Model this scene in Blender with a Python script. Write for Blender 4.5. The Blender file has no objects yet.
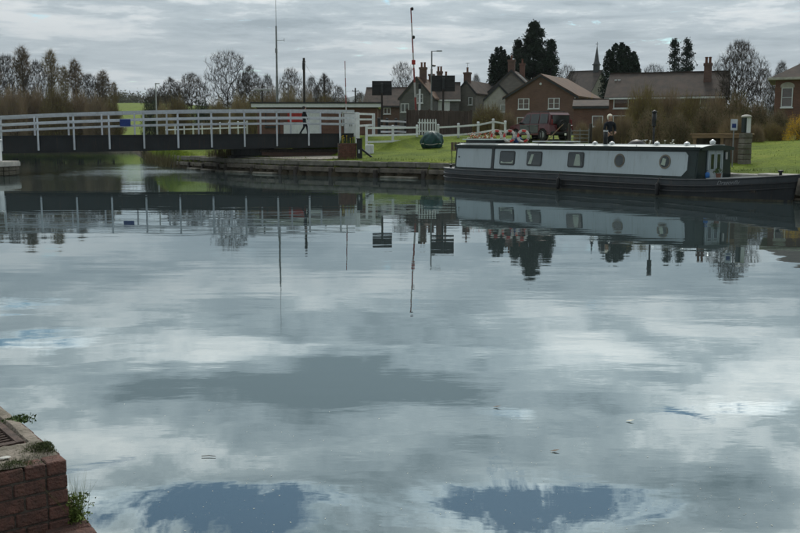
import bpy, bmesh, math, random
import numpy as np
from mathutils import Vector, Matrix

# ------------------------------------------------------------------ camera, world, sun
SC = bpy.context.scene
COL = SC.collection
R = math.radians
FPX, CAMZ = 950.0, 2.1
PITCH = math.atan(129.5 / 950.0)
cd = bpy.data.cameras.new('camera'); cam = bpy.data.objects.new('camera', cd); COL.objects.link(cam)
cam.location = (0, 0, CAMZ); cam.rotation_euler = (math.pi / 2 - PITCH, 0, 0)
cd.sensor_width = 36.0; cd.lens = FPX / 800.0 * 36.0; cd.clip_start = 0.05; cd.clip_end = 40000
SC.camera = cam
SC.view_settings.view_transform = 'Standard'; SC.view_settings.look = 'None'
SC.view_settings.gamma = 1.0; SC.view_settings.use_curve_mapping = False
SC.view_settings.exposure = 0.3
SC.render.engine = 'CYCLES'
SC.cycles.use_denoising = True
SC.cycles.max_bounces = 6; SC.cycles.volume_bounces = 0
SC.cycles.transparent_max_bounces = 12

SUN_EL, SUN_AZ = 44.0, 10.0            # azimuth measured from +Y towards +X
world = bpy.data.worlds.new('World'); SC.world = world; world.use_nodes = True
def build_world():
    nt = world.node_tree; nt.nodes.clear(); N = nt.nodes.new; L = nt.links.new
    out = N('ShaderNodeOutputWorld'); bg = N('ShaderNodeBackground'); L(bg.outputs[0], out.inputs[0])
    sky = N('ShaderNodeTexSky'); sky.sky_type = 'NISHITA'; sky.sun_disc = False
    sky.sun_elevation = R(SUN_EL); sky.sun_rotation = R(SUN_AZ); sky.air_density = 1.0; sky.dust_density = 0.3
    tc = N('ShaderNodeTexCoord'); sep = N('ShaderNodeSeparateXYZ'); L(tc.outputs['Generated'], sep.inputs[0])
    def m(op, a, b=None, clamp=False):
        n = N('ShaderNodeMath'); n.operation = op; n.use_clamp = clamp
        for i, v in enumerate((a, b)):
            if v is None: continue
            if hasattr(v, 'is_linked'): L(v, n.inputs[i])
            else: n.inputs[i].default_value = v
        return n.outputs[0]
    # clouds lie on a flat layer: direction / height
    z = m('MAXIMUM', sep.outputs[2], 0.0)
    den = m('ADD', z, 0.045)
    px = m('DIVIDE', sep.outputs[0], den); py = m('DIVIDE', sep.outputs[1], den)
    cmb = N('ShaderNodeCombineXYZ'); L(px, cmb.inputs[0]); L(py, cmb.inputs[1])
    def noise(scale, detail, rough, off, dist=0.0):
        mp = N('ShaderNodeMapping'); mp.inputs['Location'].default_value = off; L(cmb.outputs[0], mp.inputs[0])
        n = N('ShaderNodeTexNoise'); n.inputs['Scale'].default_value = scale; n.inputs['Detail'].default_value = detail
        n.inputs['Roughness'].default_value = rough; n.inputs['Distortion'].default_value = dist
        L(mp.outputs[0], n.inputs[0]); return n.outputs[0]
    def ramp(v, stops):
        r = N('ShaderNodeValToRGB'); L(v, r.inputs[0]); e = r.color_ramp.elements
        while len(e) < len(stops): e.new(0.5)
        for i, (p, c) in enumerate(stops):
            e[i].position = p; e[i].color = (c[0], c[1], c[2], 1) if hasattr(c, '__len__') else (c, c, c, 1)
        return r.outputs[0]
    n1 = noise(0.75, 12, 0.60, SKY_OFF1, 0.35)
    n2 = noise(2.4, 9, 0.66, (3.3, 9.1, 0), 0.3)
    n3 = noise(0.28, 3, 0.5, (11.0, 4.0, 0))
    v = m('ADD', m('MULTIPLY', n1, 0.56), m('ADD', m('MULTIPLY', n2, 0.32), m('MULTIPLY', n3, 0.12)))
    for gx, gy, rx, ry, a in SKY_BANKS:                  # the larger cloud banks and bright breaks
        dx = m('DIVIDE', m('SUBTRACT', px, gx), rx); dy = m('DIVIDE', m('SUBTRACT', py, gy), ry)
        v = m('ADD', v, m('MULTIPLY', m('EXPONENT', m('MULTIPLY', m('ADD', m('MULTIPLY', dx, dx), m('MULTIPLY', dy, dy)), -1.0)), a))
    cloud = ramp(v, [(0.40, (1.0, 1.0, 0.97)), (0.452, (0.74, 0.78, 0.785)), (0.478, (0.50, 0.56, 0.58)), (0.525, (0.37, 0.43, 0.46)), (0.58, (0.19, 0.24, 0.265))])
    # the deck is brighter towards the veiled sun, and thin and pale along the horizon
    sd = Vector((math.sin(R(SUN_AZ)) * math.cos(R(SUN_EL)), math.cos(R(SUN_AZ)) * math.cos(R(SUN_EL)), math.sin(R(SUN_EL))))
    dt = N('ShaderNodeVectorMath'); dt.operation = 'DOT_PRODUCT'; L(tc.outputs['Generated'], dt.inputs[0]); dt.inputs[1].default_value = sd
    fwd = m('POWER', m('MULTIPLY', m('ADD', dt.outputs['Value'], 1.0), 0.5), 5.0)
    bri = m('ADD', m('MULTIPLY', fwd, SKY_UP), SKY_LOW)
    mul = N('ShaderNodeVectorMath'); mul.operation = 'SCALE'; L(cloud, mul.inputs[0]); L(bri, mul.inputs['Scale'])
    hz = ramp(z, [(0.0, 0.88), (0.09, 0.80), (0.15, 0.6), (0.23, 0.0)])
    mixh = N('ShaderNodeMixRGB'); L(hz, mixh.inputs[0]); L(mul.outputs[0], mixh.inputs[1]); L(ramp(z, [(0.0, (0.47, 0.49, 0.49)), (0.05, (0.345, 0.385, 0.41)), (0.13, (0.235, 0.28, 0.315)), (0.2, (0.32, 0.37, 0.40))]), mixh.inputs[2])
    # openings to blue sky
    gapv = m('ADD', m('ADD', m('MULTIPLY', noise(1.5, 11, 0.68, SKY_OFF2, 0.7), 1.35), -0.245), m('MULTIPLY', n2, 0.25))
    acc = None
    for gx, gy, rx, ry, a in SKY_GAPS:
        dx = m('DIVIDE', m('SUBTRACT', px, gx), rx); dy = m('DIVIDE', m('SUBTRACT', py, gy), ry)
        g = m('MULTIPLY', m('EXPONENT', m('MULTIPLY', m('ADD', m('MULTIPLY', dx, dx), m('MULTIPLY', dy, dy)), -1.0)), a)
        acc = g if acc is None else m('ADD', acc, g)
    gapv = m('SUBTRACT', gapv, acc)
    rim = m('ADD', m('MULTIPLY', m('MULTIPLY', ramp(gapv, [(0.36, 1.0), (0.47, 0.0)]), m('MULTIPLY', acc, 6.0, True)), 0.7), 1.0)
    cover = ramp(gapv, [(0.29, 0.0), (0.38, 1.0)])
    skym = N('ShaderNodeVectorMath'); skym.operation = 'SCALE'; L(sky.outputs[0], skym.inputs[0]); skym.inputs['Scale'].default_value = 0.085
    tint = N('ShaderNodeMixRGB'); tint.blend_type = 'MULTIPLY'; tint.inputs[0].default_value = 1; L(skym.outputs[0], tint.inputs[1]); tint.inputs[2].default_value = (.86, 1.0, .98, 1)
    mix = N('ShaderNodeMixRGB'); L(cover, mix.inputs[0]); L(tint.outputs[0], mix.inputs[1])
    rm = N('ShaderNodeMixRGB'); rm.blend_type = 'MULTIPLY'; rm.inputs[0].default_value = 1; L(mixh.outputs[0], rm.inputs[1]); L(rim, rm.inputs[2]); L(rm.outputs[0], mix.inputs[2])
    L(mix.outputs[0], bg.inputs[0]); bg.inputs[1].default_value = 1.0
SKY_OFF1 = (2.0, 1.3, 0); SKY_OFF2 = (7.0, 2.0, 0); SKY_UP = 1.6; SKY_LOW = 0.70
SKY_GAPS = [(0.30, 2.20, 0.55, 0.17, 0.17), (-1.9, 4.45, 0.40, 0.26, 0.21), (-1.55, 3.7, 0.45, 0.24, 0.23), (-0.66, 2.26, 0.5, 0.14, 0.12), (0.0, 2.18, 1.2, 0.16, 0.06), (1.15, 2.95, 0.25, 0.12, 0.13), (0.36, 2.9, 0.12, 0.08, 0.16)]
SKY_BANKS = [(0.1, 2.85, 0.35, 0.16, -0.06), (-0.3, 2.6, 0.5, 0.12, -0.05), (1.0, 3.4, 0.4, 0.2, 0.05), (-0.4, 3.2, 0.75, 0.28, 0.085), (0.8, 2.6, 0.5, 0.25, -0.06), (-0.7, 4.8, 0.9, 0.4, -0.055), (1.25, 4.9, 0.9, 0.8, -0.05)]
build_world()
sl = bpy.data.lights.new('sun', 'SUN'); sl.energy = 1.5; sl.angle = R(12); sl.color = (1.0, 0.95, 0.87)
sun = bpy.data.objects.new('sun', sl); COL.objects.link(sun)
sdir = Vector((math.sin(R(SUN_AZ)) * math.cos(R(SUN_EL)), math.cos(R(SUN_AZ)) * math.cos(R(SUN_EL)), math.sin(R(SUN_EL))))
sun.rotation_euler = sdir.to_track_quat('Z', 'Y').to_euler(); sun.location = (0, 0, 60)

# ------------------------------------------------------------------ helpers
def ray(px, py):
    u = (px - 400) / FPX; v = (266.5 - py) / FPX
    c, s = math.cos(PITCH), math.sin(PITCH)
    return Vector((u, c + v * s, -s + v * c))
def at(px, py, Y):
    d = ray(px, py); return Vector((0, 0, CAMZ)) + d * (Y / d.y)
def gnd(px, py, z=0.0):
    d = ray(px, py); return Vector((0, 0, CAMZ)) + d * ((z - CAMZ) / d.z)

class MB:
    def __init__(s): s.v = []; s.f = []; s.m = []
    def add(s, vs, fs, mi=0):
        o = len(s.v); s.v.extend([tuple(x) for x in vs]); s.f.extend([tuple(i + o for i in f) for f in fs]); s.m.extend([mi] * len(fs)); return s
    def box(s, c, d, rz=0.0, mi=0, taper=1.0):
        x, y, z = d[0] / 2, d[1] / 2, d[2] / 2; co, si = math.cos(rz), math.sin(rz); vs = []
        for k in (-1, 1):
            t = taper if k > 0 else 1.0
            for a, b in ((-1, -1), (1, -1), (1, 1), (-1, 1)):
                X, Y = a * x * t, b * y * t
                vs.append((c[0] + X * co - Y * si, c[1] + X * si + Y * co, c[2] + k * z))
        return s.add(vs, [(3, 2, 1, 0), (4, 5, 6, 7), (0, 1, 5, 4), (1, 2, 6, 5), (2, 3, 7, 6), (3, 0, 4, 7)], mi)
    def rbox(s, x0, x1, y0, y1, z0, z1, mi=0):
        return s.box(((x0 + x1) / 2, (y0 + y1) / 2, (z0 + z1) / 2), (x1 - x0, y1 - y0, z1 - z0), 0, mi)
    def bev(s, c, d, b=0.01, rz=0.0, mi=0):           # chamfered block, 24 vertices
        x, y, z = d[0] / 2, d[1] / 2, d[2] / 2; co, si = math.cos(rz), math.sin(rz)
        b = min(b, x * .45, y * .45, z * .45)
        rings = [(z, b, b), (z - b, 0, 0), (-z + b, 0, 0), (-z, b, b)]; vs = []
        for zz, ix, iy in rings:
            X, Y = x - ix, y - iy
            pts = [(-X + b, -Y), (X - b, -Y), (X, -Y + b), (X, Y - b), (X - b, Y), (-X + b, Y), (-X, Y - b), (-X, -Y + b)]
            for p in pts: vs.append((c[0] + p[0] * co - p[1] * si, c[1] + p[0] * si + p[1] * co, c[2] + zz))
        fs = [tuple(range(8)), tuple(range(31, 23, -1))]
        for r_ in range(3):
            for i in range(8):
                j = (i + 1) % 8; fs.append((r_ * 8 + j, r_ * 8 + i, r_ * 8 + 8 + i, r_ * 8 + 8 + j))
        return s.add(vs, fs, mi)
    def tube(s, p0, p1, r0, r1=None, n=8, mi=0, caps=True):
        r1 = r0 if r1 is None else r1
        p0, p1 = Vector(p0), Vector(p1); d = (p1 - p0)
        if d.length < 1e-6: return s
        d.normalize(); a = Vector((0, 0, 1)) if abs(d.z) < .9 else Vector((1, 0, 0))
        u = d.cross(a).normalized(); w = d.cross(u); vs = []
        for p, r in ((p0, r0), (p1, r1)):
            for i in range(n):
                t = 2 * math.pi * i / n; vs.append(p + u * (math.cos(t) * r) + w * (math.sin(t) * r))
        fs = [(i, (i + 1) % n, n + (i + 1) % n, n + i) for i in range(n)]
        if caps: fs += [tuple(range(n - 1, -1, -1)), tuple(range(n, 2 * n))]
        return s.add(vs, fs, mi)
    def path(s, pts, r, n=6, mi=0):
        pts = [Vector(p) for p in pts]; rr = r if hasattr(r, '__len__') else [r] * len(pts); vs = []
        for k, p in enumerate(pts):
            d = (pts[min(k + 1, len(pts) - 1)] - pts[max(k - 1, 0)]).normalized()
            a = Vector((0, 0, 1)) if abs(d.z) < .9 else Vector((1, 0, 0))
            u = d.cross(a).normalized(); w = d.cross(u)
            for i in range(n):
                t = 2 * math.pi * i / n; vs.append(p + u * (math.cos(t) * rr[k]) + w * (math.sin(t) * rr[k]))
        fs = [(k * n + i, k * n + (i + 1) % n, (k + 1) * n + (i + 1) % n, (k + 1) * n + i) for k in range(len(pts) - 1) for i in range(n)]
        fs += [tuple(range(n - 1, -1, -1)), tuple(range((len(pts) - 1) * n, len(pts) * n))]
        return s.add(vs, fs, mi)
    def bar(s, p0, p1, w, h, mi=0):                    # rectangular bar, w sideways, h up
        p0, p1 = Vector(p0), Vector(p1); d = (p1 - p0).normalized()
        sd = d.cross(Vector((0, 0, 1)))
        sd = sd.normalized() if sd.length > 1e-4 else Vector((1, 0, 0))
        up = sd.cross(d); vs = []
        for p in (p0, p1):
            for a, b in ((-1, -1), (1, -1), (1, 1), (-1, 1)): vs.append(p + sd * (a * w / 2) + up * (b * h / 2))
        return s.add(vs, [(3, 2, 1, 0), (4, 5, 6, 7), (0, 1, 5, 4), (1, 2, 6, 5), (2, 3, 7, 6), (3, 0, 4, 7)], mi)
    def prism(s, poly, ax, lo, hi, mi=0):              # polygon in the plane of the other two axes, extruded along ax
        n = len(poly); vs = []
        for h in (lo, hi):
            for a, b in poly:
                vs.append({0: (h, a, b), 1: (a, h, b), 2: (a, b, h)}[ax])
        fs = [(i, (i + 1) % n, n + (i + 1) % n, n + i) for i in range(n)] + [tuple(range(n - 1, -1, -1)), tuple(range(n, 2 * n))]
        return s.add(vs, fs, mi)
    def lathe(s, prof, c=(0, 0, 0), n=16, mi=0):
        vs = []; k = len(prof)
        for r, z in prof:
            for i in range(n):
                t = 2 * math.pi * i / n; vs.append((c[0] + r * math.cos(t), c[1] + r * math.sin(t), c[2] + z))
        fs = [(a * n + i, a * n + (i + 1) % n, (a + 1) * n + (i + 1) % n, (a + 1) * n + i) for a in range(k - 1) for i in range(n)]
        fs += [tuple(range(n - 1, -1, -1)), tuple(range((k - 1) * n, k * n))]
        return s.add(vs, fs, mi)
    def mesh(s, name, mats, smooth=False):
        me = bpy.data.meshes.new(name); me.from_pydata(s.v, [], s.f)
        for mt in (mats if isinstance(mats, (list, tuple)) else [mats]): me.materials.append(mt)
        if any(s.m): me.polygons.foreach_set('material_index', s.m)
        bm = bmesh.new(); bm.from_mesh(me); bmesh.ops.recalc_face_normals(bm, faces=bm.faces); bm.to_mesh(me); bm.free()
        if smooth: me.polygons.foreach_set('use_smooth', [True] * len(me.polygons))
        me.update(); return me
    def build(s, name, mats, parent=None, smooth=False):
        o = bpy.data.objects.new(name, s.mesh(name, mats, smooth)); COL.objects.link(o); o.parent = parent; return o

def rawmesh(name, V, F, mat_):                          # big triangle soups straight from arrays
    me = bpy.data.meshes.new(name); V = np.asarray(V, dtype=np.float32); F = np.asarray(F, dtype=np.int32)
    me.vertices.add(len(V)); me.vertices.foreach_set('co', V.ravel())
    k = F.shape[1]; me.loops.add(F.size); me.loops.foreach_set('vertex_index', F.ravel())
    me.polygons.add(len(F)); me.polygons.foreach_set('loop_start', np.arange(0, F.size, k, dtype=np.int32))
    me.materials.append(mat_); me.update(calc_edges=True); me.validate(); return me
def link(name, me, parent=None, loc=None):
    o = bpy.data.objects.new(name, me); COL.objects.link(o); o.parent = parent
    if loc is not None: o.location = loc
    return o
def tag(o, label, cat, group=None):
    o['label'] = label; o['category'] = cat
    if group: o['group'] = group
    return o
def thing(name, label, cat, loc=(0, 0, 0), rz=0.0, group=None):
    o = bpy.data.objects.new(name, None); COL.objects.link(o); o.location = loc; o.rotation_euler = (0, 0, rz)
    o.empty_display_size = 0.2
    return tag(o, label, cat, group)
def struct(o): o['kind'] = 'structure'; return o
def stuff(o): o['kind'] = 'stuff'; return o
def copy_tree(o, parent=None):
    c = o.copy(); COL.objects.link(c); c.parent = parent
    for ch in list(o.children): copy_tree(ch, c)
    return c

# ------------------------------------------------------------------ materials
def mat(name, col, rough=0.8, var=0.25, scale=6.0, bump=0.0, bscale=None, metal=0.0, col2=None, spec=0.35, stretch=(1, 1, 1), coat=0.0):
    m = bpy.data.materials.new(name); m.use_nodes = True; nt = m.node_tree; N = nt.nodes.new; L = nt.links.new
    b = nt.nodes['Principled BSDF']; b.inputs['Roughness'].default_value = rough; b.inputs['Metallic'].default_value = metal
    b.inputs['Specular IOR Level'].default_value = spec; b.inputs['Coat Weight'].default_value = coat
    tc = N('ShaderNodeTexCoord'); mp = N('ShaderNodeMapping'); mp.inputs['Scale'].default_value = stretch; L(tc.outputs['Object'], mp.inputs[0])
    n = N('ShaderNodeTexNoise'); n.inputs['Scale'].default_value = scale; n.inputs['Detail'].default_value = 6; n.inputs['Roughness'].default_value = .62
    L(mp.outputs[0], n.inputs[0])
    c2 = col2 if col2 else tuple(c * (1 - var) for c in col); c1 = col if col2 else tuple(min(1, c * (1 + var)) for c in col)
    r = N('ShaderNodeValToRGB'); r.color_ramp.elements[0].position = .32; r.color_ramp.elements[1].position = .68
    r.color_ramp.elements[0].color = (*c2, 1); r.color_ramp.elements[1].color = (*c1, 1); L(n.outputs[0], r.inputs[0])
    oi = N('ShaderNodeObjectInfo'); hs = N('ShaderNodeHueSaturation'); mr = N('ShaderNodeMapRange')
    mr.inputs['To Min'].default_value = .88; mr.inputs['To Max'].default_value = 1.12
    L(oi.outputs['Random'], mr.inputs[0]); L(mr.outputs[0], hs.inputs['Value']); L(r.outputs[0], hs.inputs['Color']); L(hs.outputs[0], b.inputs['Base Color'])
    if bump:
        n2 = N('ShaderNodeTexNoise'); n2.inputs['Scale'].default_value = bscale or scale * 4; n2.inputs['Detail'].default_value = 5
        L(mp.outputs[0], n2.inputs[0]); bp = N('ShaderNodeBump'); bp.inputs['Strength'].default_value = bump; bp.inputs['Distance'].default_value = .02
        L(n2.outputs[0], bp.inputs['Height']); L(bp.outputs[0], b.inputs['Normal'])
    return m
def brickmat(name, c1, c2, mortar, var=.3, bw=.225, bh=.075):
    m = bpy.data.materials.new(name); m.use_nodes = True; nt = m.node_tree; N = nt.nodes.new; L = nt.links.new
    b = nt.nodes['Principled BSDF']; b.inputs['Roughness'].default_value = .9
    tc = N('ShaderNodeTexCoord'); sp = N('ShaderNodeSeparateXYZ'); L(tc.outputs['Object'], sp.inputs[0])
    ad = N('ShaderNodeMath'); L(sp.outputs[0], ad.inputs[0]); L(sp.outputs[1], ad.inputs[1])
    cb = N('ShaderNodeCombineXYZ'); L(ad.outputs[0], cb.inputs[0]); L(sp.outputs[2], cb.inputs[1])
    br = N('ShaderNodeTexBrick'); br.inputs['Scale'].default_value = 1.0; br.inputs['Brick Width'].default_value = bw; br.inputs['Row Height'].default_value = bh
    br.inputs['Mortar Size'].default_value = .006; br.inputs['Color1'].default_value = (*c1, 1); br.inputs['Color2'].default_value = (*c2, 1); br.inputs['Mortar'].default_value = (*mortar, 1)
    L(cb.outputs[0], br.inputs[0])
    n = N('ShaderNodeTexNoise'); n.inputs['Scale'].default_value = .9; n.inputs['Detail'].default_value = 8; L(tc.outputs['Object'], n.inputs[0])
    mr = N('ShaderNodeMapRange'); mr.inputs['To Min'].default_value = 1 - var; mr.inputs['To Max'].default_value = 1 + var; L(n.outputs[0], mr.inputs[0])
    hs = N('ShaderNodeHueSaturation'); L(br.outputs[0], hs.inputs['Color']); L(mr.outputs[0], hs.inputs['Value']); L(hs.outputs[0], b.inputs['Base Color'])
    bp = N('ShaderNodeBump'); bp.inputs['Strength'].default_value = .4; bp.inputs['Distance'].default_value = .01; L(br.outputs['Fac'], bp.inputs['Height']); bp.invert = True
    L(bp.outputs[0], b.inputs['Normal']); return m
def streaks(m, col, amount=.5):
    nt = m.node_tree; N = nt.nodes.new; L = nt.links.new; b = nt.nodes['Principled BSDF']; src = b.inputs['Base Color'].links[0].from_socket
    tc = N('ShaderNodeTexCoord'); mp = N('ShaderNodeMapping'); mp.inputs['Scale'].default_value = (9, 9, .7); L(tc.outputs['Object'], mp.inputs[0]); n = N('ShaderNodeTexNoise'); n.inputs['Scale'].default_value = 1.3; n.inputs['Detail'].default_value = 7; n.inputs['Roughness'].default_value = .7; L(mp.outputs[0], n.inputs[0])
    r = N('ShaderNodeValToRGB'); r.color_ramp.elements[0].position = .54; r.color_ramp.elements[0].color = (0, 0, 0, 1); r.color_ramp.elements[1].position = .74; r.color_ramp.elements[1].color = (amount, amount, amount, 1); L(n.outputs[0], r.inputs[0])
    mx = N('ShaderNodeMixRGB'); L(r.outputs[0], mx.inputs[0]); L(src, mx.inputs[1]); mx.inputs[2].default_value = (*col, 1); L(mx.outputs[0], b.inputs['Base Color'])
def roofmat(name, c1, c2):
    m = mat(name, c1, .85, col2=c2, scale=1.4); nt = m.node_tree; N = nt.nodes.new; L = nt.links.new
    tc = N('ShaderNodeTexCoord'); w = N('ShaderNodeTexWave'); w.bands_direction = 'Z'; w.inputs['Scale'].default_value = 4.2; w.inputs['Distortion'].default_value = 1.5
    L(tc.outputs['Object'], w.inputs[0]); bp = N('ShaderNodeBump'); bp.inputs['Strength'].default_value = .35; bp.inputs['Distance'].default_value = .02
    L(w.outputs[0], bp.inputs['Height']); L(bp.outputs[0], nt.nodes['Principled BSDF'].inputs['Normal']); return m
def glassmat(name, col, alpha=.35, rough=.03):
    m = bpy.data.materials.new(name); m.use_nodes = True; nt = m.node_tree; N = nt.nodes.new; L = nt.links.new
    nt.nodes.remove(nt.nodes['Principled BSDF']); out = nt.nodes['Material Output']
    tr = N('ShaderNodeBsdfTransparent'); tr.inputs[0].default_value = (*col, 1); gl = N('ShaderNodeBsdfGlossy'); gl.inputs['Roughness'].default_value = rough
    lw = N('ShaderNodeLayerWeight'); lw.inputs[0].default_value = .5; pw = N('ShaderNodeMath'); pw.operation = 'POWER'; L(lw.outputs['Facing'], pw.inputs[0]); pw.inputs[1].default_value = 4.0
    fr = N('ShaderNodeMapRange'); L(pw.outputs[0], fr.inputs[0]); fr.inputs['To Min'].default_value = .05; fr.inputs['To Max'].default_value = .9; mx = N('ShaderNodeMixShader')
    n = N('ShaderNodeTexNoise'); n.inputs['Scale'].default_value = 1.5; bp = N('ShaderNodeBump'); bp.inputs['Strength'].default_value = .03; L(n.outputs[0], bp.inputs['Height']); L(bp.outputs[0], gl.inputs['Normal'])
    L(fr.outputs[0], mx.inputs[0]); L(tr.outputs[0], mx.inputs[1]); L(gl.outputs[0], mx.inputs[2]); L(mx.outputs[0], out.inputs[0]); return m

M = {}
M['white_paint'] = mat('white_paint', (.66, .68, .69), .5, .10, 3, .1)
M['bridge_paint'] = mat('bridge_paint', (.50, .53, .57), .5, .14, 2.5, .1)
M['girder'] = mat('girder', (.014, .016, .018), .55, .35, 1.2, .25, 14)
M['black_metal'] = mat('black_metal', (.012, .013, .014), .45, .3, 4, .1)
M['grey_metal'] = mat('grey_metal', (.22, .23, .24), .45, .2, 5, .05, metal=.3)
M['pale_pole'] = mat('pale_pole', (.34, .35, .35), .5, .2, 5)
M['dark_wood'] = mat('dark_wood', (.05, .042, .036), .85, .4, 3, .4, 20, stretch=(6, 6, .6))
M['pole_wood'] = mat('pole_wood', (.035, .03, .027), .9, .4, 3, .4, 20, stretch=(6, 6, .6))
M['fence_wood'] = mat('fence_wood', (.070, .052, .042), .9, .4, 2, .4, 20, stretch=(6, 6, .5))
M['tan_wood'] = mat('tan_wood', (.23, .155, .09), .8, .3, 3, .3, 16, stretch=(.8, 6, 6))
M['brown_wood'] = mat('brown_wood', (.12, .085, .06), .8, .35, 3, .3, 16, stretch=(5, 5, .8))
M['bank_timber'] = mat('bank_timber', (.12, .105, .085), .92, .5, 2.2, .7, 9)
M['bank_slab'] = mat('bank_slab', (.19, .175, .15), .92, .4, 2.4, .6, 11, col2=(.085, .085, .062))
M['bank_stone'] = mat('bank_stone', (.15, .125, .10), .92, .5, 1.6, .8, 7, col2=(.05, .055, .035))
M['pale_stone'] = mat('pale_stone', (.42, .40, .36), .85, .25, 3, .5, 10)
M['concrete'] = mat('concrete', (.235, .20, .165), .92, .4, 9, .9, 40, col2=(.105, .095, .07))
M['mortar'] = mat('mortar', (.095, .078, .066), .95, .5, 14, .8, 60)
M['pier_brick'] = mat('pier_brick', (.165, .080, .062), .9, .3, 16, .9, 70, col2=(.075, .046, .039))
M['rust'] = mat('rust', (.058, .038, .030), .85, .5, 14, .6, 50)
M['lichen'] = mat('lichen', (.50, .49, .45), .95, .2, 30, .5)
M['planter_brick'] = mat('planter_brick', (.135, .062, .045), .9, .35, 6, .5, 30)
M['brick_red'] = brickmat('brick_red', (.185, .085, .060), (.135, .064, .048), (.14, .12, .10))
M['brick_brown'] = brickmat('brick_brown', (.175, .095, .070), (.14, .078, .06), (.13, .11, .095))
M['brick_old'] = brickmat('brick_old', (.15, .082, .062), (.11, .064, .05), (.12, .11, .10))
M['rubble'] = brickmat('rubble', (.13, .125, .12), (.10, .10, .10), (.15, .15, .14), .35, .42, .18)
M['stone_wall'] = brickmat('stone_wall', (.20, .185, .165), (.16, .15, .135), (.2, .19, .17), .35, .42, .18)
M['render_wall'] = mat('render_wall', (.34, .335, .315), .9, .15, 2, .2, 20)
M['roof_brown'] = roofmat('roof_brown', (.070, .049, .039), (.028, .024, .020))
M['roof_orange'] = roofmat('roof_orange', (.135, .072, .040), (.06, .041, .029))
M['roof_slate'] = roofmat('roof_slate', (.055, .055, .058), (.032, .033, .036))
M['roof_church'] = roofmat('roof_church', (.055, .042, .036), (.03, .026, .024))
M['terracotta'] = mat('terracotta', (.16, .075, .05), .9, .3, 4)
M['lead'] = mat('lead', (.07, .075, .085), .7, .2, 3)
M['glass'] = glassmat('glass', (.85, .9, .9))
M['room_dark'] = mat('room_dark', (.025, .027, .03), .9, .4, 2)
M['curtain'] = mat('curtain', (.62, .59, .47), .9, .15, 20, .3)
M['hull_black'] = mat('hull_black', (.017, .019, .022), .42, .35, 1.1, .12, 8)
M['scum'] = mat('scum', (.055, .05, .035), .8, .5, 3, .4)
M['hull_grey'] = mat('hull_grey', (.045, .050, .056), .45, .3, 1.0, .1, 8)
M['cabin_green'] = mat('cabin_green', (.011, .022, .021), .35, .25, 2)
M['panel_white'] = mat('panel_white', (.34, .39, .41), .38, .07, 1.3, .05, 3, stretch=(1, 1, .25))
M['roof_white'] = mat('roof_white', (.42, .455, .45), .5, .16, 2.2, .1)
M['hatch_green'] = mat('hatch_green', (.38, .47, .44), .5, .12, 3)
M['trim_dark'] = mat('trim_dark', (.028, .032, .034), .4, .2, 3)
M['brass'] = mat('brass', (.16, .14, .11), .4, .2, 8, metal=.6)
M['chrome'] = mat('chrome', (.55, .56, .56), .3, .1, 8, metal=.7)
M['tail_red'] = mat('tail_red', (.16, .012, .012), .35, .2, 4)
M['red'] = mat('red', (.42, .035, .028), .6, .2, 4)
M['boom_red'] = mat('boom_red', (.26, .06, .055), .6, .25, 3)
M['boom_white'] = mat('boom_white', (.46, .45, .44), .6, .2, 3)
M['buoy_white'] = mat('buoy_white', (.44, .43, .39), .7, .15, 6)
M['blue'] = mat('blue', (.012, .035, .16), .5, .2, 5)
M['blue_cloth'] = mat('blue_cloth', (.02, .05, .16), .8, .3, 8)
M['teal'] = mat('teal', (.012, .055, .055), .55, .5, 3, .6, 6)
M['orange'] = mat('orange', (.48, .12, .05), .8, .3, 20)
M['petal_white'] = mat('petal_white', (.72, .72, .66), .8, .1, 20)
M['petal_yellow'] = mat('petal_yellow', (.62, .46, .03), .8, .2, 20)
M['forsythia'] = mat('forsythia', (.80, .47, .012), .8, .35, 1.5)
M['leaf_green'] = mat('leaf_green', (.055, .095, .022), .75, .4, 2.5)
M['leaf_olive'] = mat('leaf_olive', (.24, .215, .055), .8, .4, 1.5)
M['weed'] = mat('weed', (.11, .15, .03), .75, .4, 12)
M['moss'] = mat('moss', (.055, .07, .022), .95, .5, 20, .8, 80)
M['conifer'] = mat('conifer', (.016, .030, .017), .85, .5, .6)
M['conifer_blue'] = mat('conifer_blue', (.022, .036, .030), .85, .5, .7)
M['ivy'] = mat('ivy', (.018, .030, .012), .7, .5, 1.0)
M['bark'] = mat('bark', (.038, .033, .028), .95, .4, 1.5, .4)
M['twig'] = mat('twig', (.058, .046, .034), .95, .35, .35)
M['twig_olive'] = mat('twig_olive', (.20, .155, .075), .95, .35, .3)
M['twig_bush'] = mat('twig_bush', (.25, .19, .12), .95, .35, .5)
M['twig_row'] = mat('twig_row', (.16, .12, .075), .95, .35, .3)
M['limb_dark'] = mat('limb_dark', (.036, .030, .025), .95, .3, .4)
M['twig_tan'] = mat('twig_tan', (.26, .21, .11), .95, .3, .3)
M['twig_grey'] = mat('twig_grey', (.058, .048, .039), .95, .3, .3)
M['hedge_dark'] = mat('hedge_dark', (.085, .08, .036), .9, .5, .8)
M['suv_red'] = mat('suv_red', (.085, .012, .014), .3, .2, 2, coat=.5)
M['suv_grey'] = mat('suv_grey', (.10, .11, .11), .35, .2, 2, coat=.4)
M['tyre'] = mat('tyre', (.015, .015, .015), .9, .3, 8)
M['plastic_black'] = mat('plastic_black', (.012, .012, .013), .5, .3, 6)
M['skin'] = mat('skin', (.42, .25, .18), .6, .1, 8)
M['cloth_black'] = mat('cloth_black', (.012, .013, .017), .9, .3, 10)
M['cloth_navy'] = mat('cloth_navy', (.014, .017, .024), .9, .3, 10)
M['hair_white'] = mat('hair_white', (.62, .58, .48), .8, .15, 20)
M['hair_dark'] = mat('hair_dark', (.02, .016, .013), .8, .3, 20)
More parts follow.
